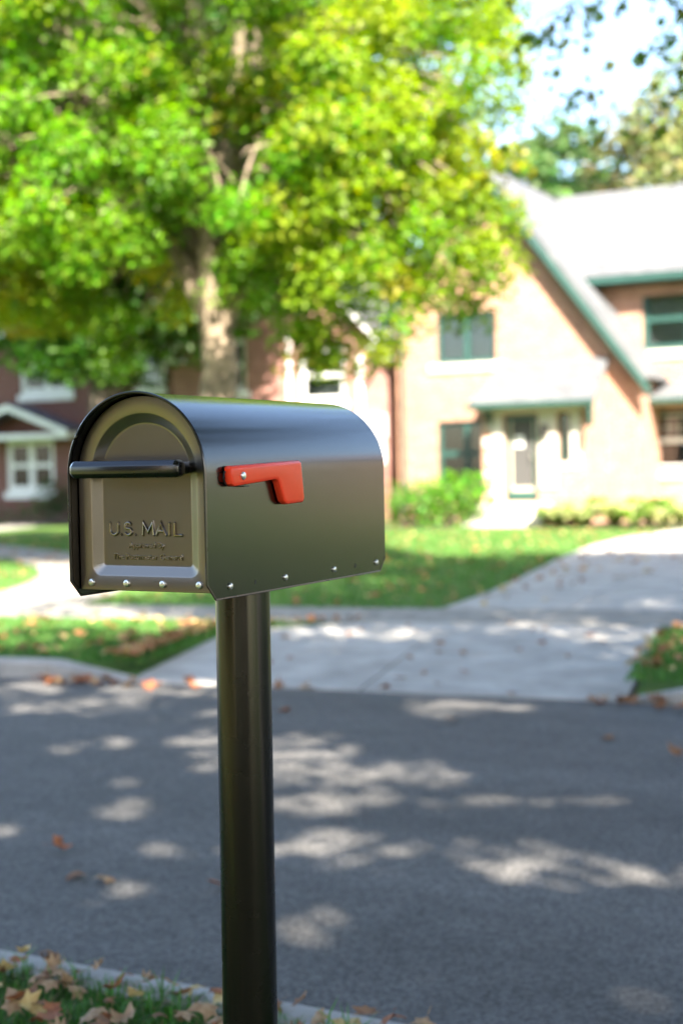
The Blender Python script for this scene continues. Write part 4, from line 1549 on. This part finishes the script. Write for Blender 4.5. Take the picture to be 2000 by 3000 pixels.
DRY = {'tan': drymat(0, (0.42, 0.27, 0.14), (0.28, 0.16, 0.075)), 'brown': drymat(1, (0.27, 0.135, 0.06), (0.17, 0.08, 0.038)),
       'rust': drymat(2, (0.36, 0.13, 0.05), (0.22, 0.075, 0.03)), 'yellow': drymat(3, (0.55, 0.42, 0.17), (0.42, 0.28, 0.1))}
LM = {}
for cname, mt in DRY.items():
    LM[cname] = []
    for k in range(3):
        me = leaf_mesh('fallen_leaf', 200 + k * 7 + len(cname), (0.5, 1.2, -0.9)[k])
        me.materials.append(mt)
        LM[cname].append(me)


def fallen(x, y, z, size, colr, label, group, tilt=0.35, rng=random):
    me = rng.choice(LM[colr])
    o = bpy.data.objects.new('fallen_leaf', me)
    COL.objects.link(o)
    o.scale = (size, size, size)
    o.rotation_euler = (rng.uniform(-tilt, tilt), rng.uniform(-tilt, tilt), rng.uniform(0, 6.28))
    o.location = (x, y, z)
    tag(o, label, 'leaf', group)
    return o


rl = random.Random(17)
cols = ['tan', 'tan', 'brown', 'brown', 'rust', 'rust', 'yellow']
for k in range(165):
    x = rl.uniform(-2.65, -1.05)
    y = gy(x) - rl.random() ** 1.2 * 0.6 + 0.07
    c = rl.choice(cols)
    fallen(x, y, 0.135 + rl.uniform(0, 0.025), rl.uniform(0.038, 0.072), c,
           'dry %s maple leaf lying in the near verge grass' % ('pale yellow' if c == 'yellow' else c), 'dry %s leaves in the near verge grass' % c, 0.6, rl)
fallen(-2.17, 2.36, 0.165, 0.13, 'yellow', 'large pale yellow maple leaf on top of the near verge leaves', None, 0.3, rl)
for (x, y, c) in ((-3.19, 4.0, 'rust'), (-2.94, 3.76, 'brown'), (-2.82, 3.76, 'tan'), (-2.43, 3.83, 'rust')):
    fallen(x, y, 0.022, 0.075, c, {'rust': 'rust coloured leaf lying on the road %s' % ('left of the others' if x < -3 else 'against the mailbox post outline'), 'brown': 'dark brown leaf lying on the road next to a tan leaf', 'tan': 'tan curled leaf lying on the road beside a dark leaf'}[c], None, 0.5, rl)
for (x, y, c) in ((-2.89, 6.89, 'brown'), (-2.01, 6.75, 'brown'), (-3.9, 6.9, 'rust'), (-1.6, 6.4, 'brown'), (-5.6, 6.3, 'tan')):
    fallen(x, y, 0.02, 0.09, c, 'small dry %s leaf on the far half of the road' % c, 'dry %s leaves on the far half of the road' % c, 0.4, rl)
for k in range(62):
    x = rl.choice((rl.uniform(-7.0, -5.1), rl.uniform(-5.9, -3.9), rl.uniform(-2.4, -1.0)))
    c = rl.choice(('rust', 'tan', 'brown', 'rust'))
    fallen(x, fy(x) - rl.random() ** 1.5 * 0.22 - 0.03, 0.025, rl.uniform(0.06, 0.1), c, 'dry %s leaf lying in the gutter of the far kerb' % c, 'dry %s leaves in the far gutter' % c, 0.6, rl)
for k in range(26):
    t = rl.random()
    x = apron_l(t) * 0.9 + apron_r(t) * 0.1 + (apron_r(t) - apron_l(t)) * 0.8 * rl.random()
    y = fy(x) * (1 - t) + sy0(x) * t
    c = rl.choice(('brown', 'brown', 'rust'))
    fallen(x, y, 0.02 + 0.118 * t + 0.015, rl.uniform(0.05, 0.085), c, 'dry %s leaf lying on the concrete drive apron' % c, 'dry %s leaves on the drive apron' % c, 0.4, rl)
# litter on the far lawns: too many and too small to count
rng = np.random.default_rng(77)
n = 1500
P = np.concatenate([box_region(-9, -5.4, lambda x: fy(x) + 0.16, lambda x: sy0(x) - 0.02)(170, rng), box_region(-2.6, 0.5, lambda x: fy(x) + 0.16, lambda x: sy0(x) - 0.05)(500, rng),
                    box_region(-19, -4, lambda x: sy1(x), lambda x: 27)(n, rng)])
P = P[~(in_apron(P) & (P[:, 1] < 10.4))]
# drifts along the left edge of the apron
e = rng.random(240) ** 1.4
px_ = np.array([apron_l(t) for t in e]) - 0.05 - np.abs(rng.normal(size=240)) * 0.12
py_ = 7.75 + e * 2.5
P = np.concatenate([P, np.stack([px_, py_ - 0.1], 1)])
n = len(P)
cen = np.concatenate([P, np.full((n, 1), 0.165)], 1)
cl = np.array([(0.34, 0.2, 0.09), (0.3, 0.12, 0.05), (0.22, 0.11, 0.05), (0.42, 0.3, 0.12)])[rng.integers(0, 4, n)] * (1 + 0.2 * rng.normal(size=(n, 1)))
lo = leaf_cloud('leaf_litter', cen, rng.uniform(0.05, 0.1, n), unit(np.array([0, 0, 1.0]) + rng.normal(size=(n, 3)) * 0.3), M['dry'], None, cl.clip(0.02, 0.8), rng)
tag(lo, 'scattered fallen leaves over the lawns across the street', 'leaves', kind='stuff')


P = box_region(-14, 9, lambda x: -14, lambda x: 1.6)(9000, rng)
n = len(P)
cen = np.concatenate([P, np.full((n, 1), 0.14)], 1)
cl = np.array([(0.34, 0.2, 0.09), (0.3, 0.12, 0.05), (0.22, 0.11, 0.05), (0.42, 0.3, 0.12)])[rng.integers(0, 4, n)] * (1 + 0.2 * rng.normal(size=(n, 1)))
lo = leaf_cloud('leaf_litter', cen, rng.uniform(0.09, 0.15, n), unit(np.array([0, 0, 1.0]) + rng.normal(size=(n, 3)) * 0.3), M['dry'], None, cl.clip(0.02, 0.8), rng)
tag(lo, 'thick fallen leaves on the lawn behind the mailbox front', 'leaves', kind='stuff')


# ------------------------------------------------------------------ the mailbox on its post
BW, BH, BL = 0.22, 0.2752, 0.5399
R_ = BW / 2
c1_, c2_ = 0.0206, 0.0204
BT_ = Vector((-1.10566, 1.56230, 1.16622))
BR = Matrix(((0.99998, 9e-05, 0.00573), (-6e-05, 0.99998, -0.00594), (-0.00573, 0.00594, 0.99997)))
mail = empty('mailbox', (-1.0921, 1.8025, 0.09))
tag(mail, 'dark bronze curbside mailbox with red flag on a round black post', 'mailbox')
PINV = mail.matrix_basis.inverted() if False else Matrix.Translation(-Vector((-1.0921, 1.8025, 0.09)))
BOX = Matrix.Translation(BT_) @ BR.to_4x4()


def mpart(mb, name, mat, parent=None, **k):
    """a part of the mailbox modelled in the box's own frame"""
    o = mb.build(name, mat, None, **k)
    o.data.transform(BOX)
    o.data.update()
    o.parent = parent or mail
    o.matrix_parent_inverse = PINV
    return o


def arch(r, zc, n=40):
    return [(r * math.cos(math.pi * i / n), zc + r * math.sin(math.pi * i / n)) for i in range(n + 1)]


# hood: one bent sheet with a rolled front lip and clipped lower corners
ZC = BH - R_
TH = 0.0016


def hood_section(y, zlow, r):
    a = arch(r, ZC, 48)
    pts = [(r, zlow)] + [(r, zlow + (ZC - zlow) * t) for t in (0.15, 0.5, 0.85)] + a + [(-r, zlow + (ZC - zlow) * t) for t in (0.85, 0.5, 0.15)] + [(-r, zlow)]
    return [(x, y, z) for x, z in pts]


mb = MB()
ys = [(0.0, c1_), (0.004, c1_ - 0.004), (c2_, 0.0), (0.1, 0.0), (0.27, 0.0), (0.44, 0.0), (BL - c2_, 0.0), (BL - 0.004, c1_ - 0.004), (BL, c1_)]
outer = [hood_section(y, z, R_) for y, z in ys]
inner = [hood_section(y, z, R_ - TH) for y, z in ys]
K = len(outer[0])
for sec in outer + inner:
    mb.v += sec
nS = len(ys)
for i in range(nS - 1):
    for j in range(K - 1):
        a = i * K + j
        mb.f.append((a, a + 1, a + K + 1, a + K))
        b = (nS + i) * K + j
        mb.f.append((b, b + K, b + K + 1, b + 1))
    for j in (0, K - 1):
        mb.f.append((i * K + j, (i + 1) * K + j, (nS + i + 1) * K + j, (nS + i) * K + j))
for j in range(K - 1):
    mb.f.append((j, nS * K + j, nS * K + j + 1, j + 1))
    e = (nS - 1) * K
    mb.f.append((e + j, e + j + 1, nS * K + e + j + 1, nS * K + e + j))
hood = mpart(mb, 'hood', M['bronze'], smooth=True)
# rolled lip round the hood's front edge
mb = MB()
lip = [(x, 0.0, z) for x, z in [(R_ - 0.0006, c1_), (R_ - 0.0006, 0.1)] + [(u * (R_ - 0.0006) / R_, w) for u, w in arch(R_, ZC, 48)] + [(-R_ + 0.0006, 0.1), (-R_ + 0.0006, c1_)]]
mb.tube(lip, 0.0021, 8)
mpart(mb, 'lip', M['black_coat'], hood, smooth=True)
mb = MB()
for sx in (-1, 1):
    mb.tube([(sx * (R_ - 0.0006), 0.0, c1_), (sx * (R_ - 0.0006), c2_, 0.0), (sx * (R_ - 0.0006), BL - c2_, 0.0), (sx * (R_ - 0.0006), BL, c1_)], 0.0014, 6)
mpart(mb, 'hem', M['black_coat'], hood, smooth=True)
# dark liner band inside the hood's mouth
mb = MB()
ro = R_ - TH - 0.0004
a1 = hood_section(0.003, c1_, ro)
a2 = hood_section(0.0178, 0.008, ro)
k = len(a1)
mb.v += a1 + a2
mb.f += [(j, j + 1, k + j + 1, k + j) for j in range(k - 1)]
mpart(mb, 'mouth_lining', M['black_coat'], hood, smooth=True)
# floor and back
mb = MB()
mb.box(-R_ + 0.003, R_ - 0.003, 0.024, BL - 0.012, 0.026, 0.0275)
mpart(mb, 'floor', M['black_coat'])
mb = MB()
bo = [(x, BL - 0.012, z) for x, z in [(-ro, 0.024)] + list(reversed(arch(ro, ZC, 32))) + [(ro, 0.024)]]
mb.prism(bo, (0, 0.0015, 0))
mpart(mb, 'back', M['bronze'])

# door: flange, wide bevel going in, recessed field
DY = 0.0175


def door_loop(w, zb, zt, y, rc, n=40, na=6):
    """arch-topped loop of half width w from zb to zt, lower corners rounded by rc"""
    zc = zt - w
    pts = [(w * math.cos(math.pi * i / n), zc + w * math.sin(math.pi * i / n)) for i in range(n + 1)]
    pts += [(-w, zc - (zc - zb - rc) * t) for t in (0.33, 0.66)]
    for i in range(na + 1):
        an = math.pi + math.pi / 2 * i / na
        pts.append((-w + rc + rc * math.cos(an), zb + rc + rc * math.sin(an)))
    for i in range(na + 1):
        an = -math.pi / 2 + math.pi / 2 * i / na
        pts.append((w - rc + rc * math.cos(an), zb + rc + rc * math.sin(an)))
    pts += [(w, zb + rc + (zc - zb - rc) * t) for t in (0.33, 0.66)]
    return [(x, y, z) for x, z in pts]


rings = [door_loop(0.1068, 0.0085, 0.2712, DY + 0.012, 0.003), door_loop(0.1068, 0.0085, 0.2712, DY + 0.0008, 0.003), door_loop(0.1060, 0.0093, 0.2704, DY, 0.003),
         door_loop(0.0868, 0.0278, 0.2495, DY, 0.013), door_loop(0.0842, 0.0302, 0.2470, DY + 0.0009, 0.012),
         door_loop(0.0732, 0.0404, 0.2363, DY + 0.0074, 0.006), door_loop(0.0716, 0.0419, 0.2348, DY + 0.0079, 0.005), door_loop(0.0700, 0.0434, 0.2333, DY + 0.0080, 0.005)]
mb = MB()
k = len(rings[0])
for r in rings:
    mb.v += r
for i in range(len(rings) - 1):
    for j in range(k):
        mb.f.append((i * k + j, i * k + (j + 1) % k, (i + 1) * k + (j + 1) % k, (i + 1) * k + j))
mb.f.append(tuple((len(rings) - 1) * k + j for j in range(k)))
doorm = mpart(mb, 'door', M['bronze_door'], smooth=True, fix=True)
FLD = DY + 0.0080


def dome(x, y, z, nrm, r, h):
    """a rivet head: low dome with a small rim"""
    n = Vector(nrm)
    a = n.orthogonal().normalized()
    b = n.cross(a)
    m_ = MB()
    prof = [(r, 0.0), (r, h * 0.35), (r * 0.86, h * 0.75), (r * 0.5, h * 0.96), (r * 0.15, h)]
    K_ = 16
    for (q, w) in prof:
        for j in range(K_):
            an = 2 * math.pi * j / K_
            m_.v.append(tuple(Vector((x, y, z)) + n * w + (a * math.cos(an) + b * math.sin(an)) * q))
    for i in range(len(prof) - 1):
        for j in range(K_):
            m_.f.append((i * K_ + j, i * K_ + (j + 1) % K_, (i + 1) * K_ + (j + 1) % K_, (i + 1) * K_ + j))
    m_.f.append(tuple((len(prof) - 1) * K_ + j for j in range(K_)))
    return m_


for xx in (-0.0878, -0.0293, 0.0292, 0.0868):
    mpart(dome(xx, DY, 0.0188, (0, -1, 0), 0.0052, 0.0034), 'rivet', M['zinc'], doorm, smooth=True)

# handle: chamfered bar on two studs
mb = MB()
HZ = 0.1735
pr = [(-0.0245, -0.0065), (-0.0245, 0.0048), (-0.0195, 0.0112), (-0.0055, 0.0112), (-0.0015, 0.006), (-0.0015, -0.008), (-0.0055, -0.0118), (-0.0195, -0.0118)]


def bar(xa, s):
    cy = -0.013
    return [(xa, cy + (y - cy) * s, HZ + z * s) for y, z in pr]


secs = [bar(-0.0915, 0.72), bar(-0.0855, 1.0), bar(0.0765, 1.0), bar(0.0825, 0.72)]
k = len(pr)
for s in secs:
    mb.v += s
for i in range(3):
    for j in range(k):
        mb.f.append((i * k + j, i * k + (j + 1) % k, (i + 1) * k + (j + 1) % k, (i + 1) * k + j))
mb.f.append(tuple(range(k)))
mb.f.append(tuple(3 * k + j for j in range(k)))
handle = mpart(mb, 'handle', M['black_coat'], doorm, bevel=0.0012, seg=2, smooth=True)
for xx in (-0.062, 0.062):
    mpart(MB().tube([(xx, -0.002, HZ), (xx, FLD, HZ)], [0.0075, 0.0085], 14), 'stud', M['black_coat'], doorm, smooth=True)

# raised lettering. The large line is drawn with rounded strokes.
Z0, Z1 = 0.0822, 0.1020


def arc(cx, cz, rx_, rz_, a0, a1, n=14):
    return [(cx + rx_ * math.cos(math.radians(a0 + (a1 - a0) * i / n)), cz + rz_ * math.sin(math.radians(a0 + (a1 - a0) * i / n))) for i in range(n + 1)]


def stroke_letters():
    hgt = Z1 - Z0
    L = []
    sr = 0.0017
    za, zb = Z0 + sr, Z1 - sr
    # U
    x0, x1_ = -0.0672, -0.0536
    L.append([(x0, zb)] + [(x0, za + 0.0068)] + arc((x0 + x1_) / 2, za + 0.0068, (x1_ - x0) / 2, 0.0068, 180, 360)[1:] + [(x1_, zb)])
    L.append([(-0.0489, za + 0.0002), (-0.0489, za + 0.0006)])
    # S
    cx = -0.0372
    L.append(arc(cx, zb - 0.0042, 0.0049, 0.0042, 25, 240, 16) + arc(cx, za + 0.0044, 0.0056, 0.0044, 75, -155, 18))
    L.append([(-0.0258, za + 0.0002), (-0.0258, za + 0.0006)])
    # M
    L.append([(-0.0132, za), (-0.0118, zb), (-0.0046, za + 0.0045), (0.0028, zb), (0.0044, za)])
    # A
    L.append([(0.0088, za), (0.0163, zb), (0.0240, za)])
    L.append([(0.0117, za + 0.0052), (0.0210, za + 0.0052)])
    # I
    L.append([(0.0296, zb), (0.0296, za)])
    # L
    L.append([(0.0383, zb), (0.0383, za), (0.0494, za)])
    return L, sr


def letters_mesh(strokes, sr, hgt, shift=0.0):
    """each stroke: a ridge with sloping sides and a rounded top standing on the door field"""
    m_ = MB()
    for st in strokes:
        pts = [Vector((x + shift, 0, z)) for x, z in st]
        prof = [(-1.35, 0.0), (-1.05, 0.45), (-0.6, 0.9), (0.0, 1.0), (0.6, 0.9), (1.05, 0.45), (1.35, 0.0)]
        n = len(pts)
        rows = []
        for i, p in enumerate(pts):
            t = Vector((0, 0, 0))
            m2 = 1.0
            if i > 0 and i < n - 1:
                d0 = (pts[i] - pts[i - 1]).normalized()
                d1 = (pts[i + 1] - pts[i]).normalized()
                t = (d0 + d1)
                t = t.normalized() if t.length > 1e-6 else d1
                m2 = min(2.2, 1.0 / max(0.3, t.dot(d1)))
            else:
                t = (pts[min(i + 1, n - 1)] - pts[max(i - 1, 0)]).normalized()
            s = Vector((t.z, 0, -t.x))
            rows.append((p, s, m2, t))
        # round the two ends
        ext = []
        p, s, m2, t = rows[0]
        ext.append((p - t * sr * 1.1, s, 0.35, t, 0.25))
        ext += [(p, s, m2, t, 1.0) for p, s, m2, t in rows]
        p, s, m2, t = rows[-1]
        ext.append((p + t * sr * 1.1, s, 0.35, t, 0.25))
        b = len(m_.v)
        kk = len(prof)
        for (p, s, w, t, hh) in ext:
            for (u, q) in prof:
                m_.v.append((p.x + s.x * u * sr * w, FLD - q * hgt * hh + 0.0001, p.z + s.z * u * sr * w))
        for i in range(len(ext) - 1):
            for j in range(kk - 1):
                m_.f.append((b + i * kk + j, b + i * kk + j + 1, b + (i + 1) * kk + j + 1, b + (i + 1) * kk + j))
    return m_


Ls, sr = stroke_letters()
mpart(letters_mesh(Ls, sr, 0.003, 0.007), 'lettering', M['lettering'], doorm, smooth=True)


def small_text(txt, x0, x1_, zbase, size, squeeze=None):
    cu = bpy.data.curves.new('lettering', 'FONT')
    cu.body = txt
    cu.size = size
    cu.extrude = 0.0003
    cu.bevel_depth = 0.00034
    cu.offset = 0.00004
    cu.bevel_resolution = 2
    cu.resolution_u = 4
    cu.fill_mode = 'FRONT'
    cu.space_character = 1.04
    tmp = bpy.data.objects.new('lettering', cu)
    COL.objects.link(tmp)
    bpy.context.view_layer.update()
    me = bpy.data.meshes.new_from_object(tmp.evaluated_get(bpy.context.evaluated_depsgraph_get()))
    bpy.data.objects.remove(tmp)
    co = np.zeros(len(me.vertices) * 3)
    me.vertices.foreach_get('co', co)
    co = co.reshape(-1, 3)
    w = co[:, 0].max() - co[:, 0].min()
    k = (x1_ - x0) / w
    out = np.stack([x0 + (co[:, 0] - co[:, 0].min()) * k, FLD - co[:, 2] * 2.6 + 0.0001, zbase + co[:, 1]], 1)
    me.vertices.foreach_set('co', out.ravel())
    me.transform(BOX)
    me.name = 'lettering'
    me.materials.clear()
    o = link('lettering', me, M['lettering'])
    o.parent = doorm
    o.matrix_parent_inverse = PINV if False else Matrix.Identity(4)
    return o


for txt, a, b, zb, sz in (('Approved By', -0.0375, 0.0213, 0.0664, 0.0114), ('The Postmaster General', -0.0635, 0.0497, 0.0507, 0.0112)):
    small_text(txt, a + 0.007, b + 0.007, zb, sz)

# children of the door: modelled in world coordinates, so cancel the parent's offset
for c in doorm.children:
    c.matrix_parent_inverse = Matrix.Identity(4)
for c in hood.children:
    c.matrix_parent_inverse = Matrix.Identity(4)

# bolts and spare holes along the side's lower edge, both sides
for sx in (-1, 1):
    for yy in (0.0557, 0.2058, 0.3570, 0.5054):
        b = mpart(dome(sx * R_, yy, 0.0147, (sx, 0, 0), 0.0046, 0.0032), 'bolt', M['zinc'], smooth=True)
for yy in (0.1222, 0.4295):
    m_ = MB()
    kk = 14
    m_.v += [(R_ + 0.0003, yy + 0.0026 * math.cos(2 * math.pi * j / kk), 0.0151 + 0.0034 * math.sin(2 * math.pi * j / kk)) for j in range(kk)]
    m_.v += [(R_ + 0.0003, yy + 0.0020 * math.cos(2 * math.pi * j / kk), 0.0151 + 0.0027 * math.sin(2 * math.pi * j / kk)) for j in range(kk)]
    m_.v += [(R_ + 0.00012, yy + 0.0019 * math.cos(2 * math.pi * j / kk), 0.0151 + 0.0026 * math.sin(2 * math.pi * j / kk)) for j in range(kk)]
    for j in range(kk):
        j2 = (j + 1) % kk
        m_.f += [(j, j2, kk + j2, kk + j), (kk + j, kk + j2, 2 * kk + j2, 2 * kk + j)]
    m_.f.append(tuple(2 * kk + j for j in range(kk)))
    mpart(m_, 'screw_hole', M['black'])

# flag: a pressed red arm with a square drop, bent edges, on a pivot
FX = 0.1225


def flag_loop(x, grow):
    base = [(0.0475, 0.1752), (0.2335, 0.1812), (0.2395, 0.1775), (0.2470, 0.1270), (0.2425, 0.1208), (0.1945, 0.1195), (0.1850, 0.1250),
            (0.1735, 0.1490), (0.1700, 0.1535), (0.1640, 0.1550), (0.0530, 0.1478), (0.0465, 0.1515), (0.0440, 0.1715)]
    n = len(base)
    out = []
    for i in range(n):
        p0, p, p1 = Vector(base[i - 1]), Vector(base[i]), Vector(base[(i + 1) % n])
        d0, d1 = (p - p0).normalized(), (p1 - p).normalized()
        t = (d0 + d1).normalized()
        nr = Vector((-t.y, t.x))            # outward for a clockwise loop
        q = p + nr * grow / max(0.55, t.dot(d1))
        out.append((x, q.x, q.y))
    return out


loops = [flag_loop(FX - 0.0105, -0.0012), flag_loop(FX - 0.0105, 0.0), flag_loop(FX - 0.0035, 0.0), flag_loop(FX - 0.0012, -0.0011), flag_loop(FX - 0.0002, -0.0033), flag_loop(FX, -0.005)]
mb = MB()
k = len(loops[0])
for r in loops:
    mb.v += r
for i in range(len(loops) - 1):
    for j in range(k):
        mb.f.append((i * k + j, i * k + (j + 1) % k, (i + 1) * k + (j + 1) % k, (i + 1) * k + j))
mb.f.append(tuple((len(loops) - 1) * k + j for j in range(k)))
flag = mpart(mb, 'flag', M['red'], smooth=True)
flag['label'] = 'red signal flag lying lowered along the side'
rv = mpart(dome(FX, 0.0738, 0.1618, (1, 0, 0), 0.0056, 0.003), 'rivet', M['zinc'], flag, smooth=True)
mpart(MB().tube([(R_ - 0.001, 0.0738, 0.1618), (FX - 0.003, 0.0738, 0.1618)], 0.006, 12), 'pivot', M['black'], flag, smooth=True)
# the flag's stop: a black plate with bent tongue
m_ = MB().box(R_ + 0.0006, R_ + 0.0022, 0.047, 0.098, 0.1490, 0.1755)
m_.tube([(R_ + 0.002, 0.0475, 0.152), (R_ + 0.004, 0.0405, 0.1535), (R_ + 0.0045, 0.0375, 0.160), (R_ + 0.004, 0.0405, 0.167), (R_ + 0.002, 0.0475, 0.1685)], 0.0012, 6)
m_.box(R_ + 0.0022, R_ + 0.009, 0.082, 0.096, 0.1468, 0.1482)
mpart(m_, 'flag_stop', M['black'], flag)
for c in flag.children:
    c.matrix_parent_inverse = Matrix.Identity(4)

# post: steel tube, mounting bracket under the box, cap plate
RP = 0.0411


def post_pt(z):
    return (-0.018 * z, 0.27 + 0.033 * z, z)


mb = MB()
mb.tube([post_pt(0.026), post_pt(-0.3), post_pt(-0.7), post_pt(-1.16)], RP, 64)
mpart(mb, 'post', M['post_coat'], smooth=True)
mb = MB().box(-0.085, 0.085, 0.14, 0.40, 0.0225, 0.0258)
mpart(mb, 'mounting_plate', M['black_coat'])
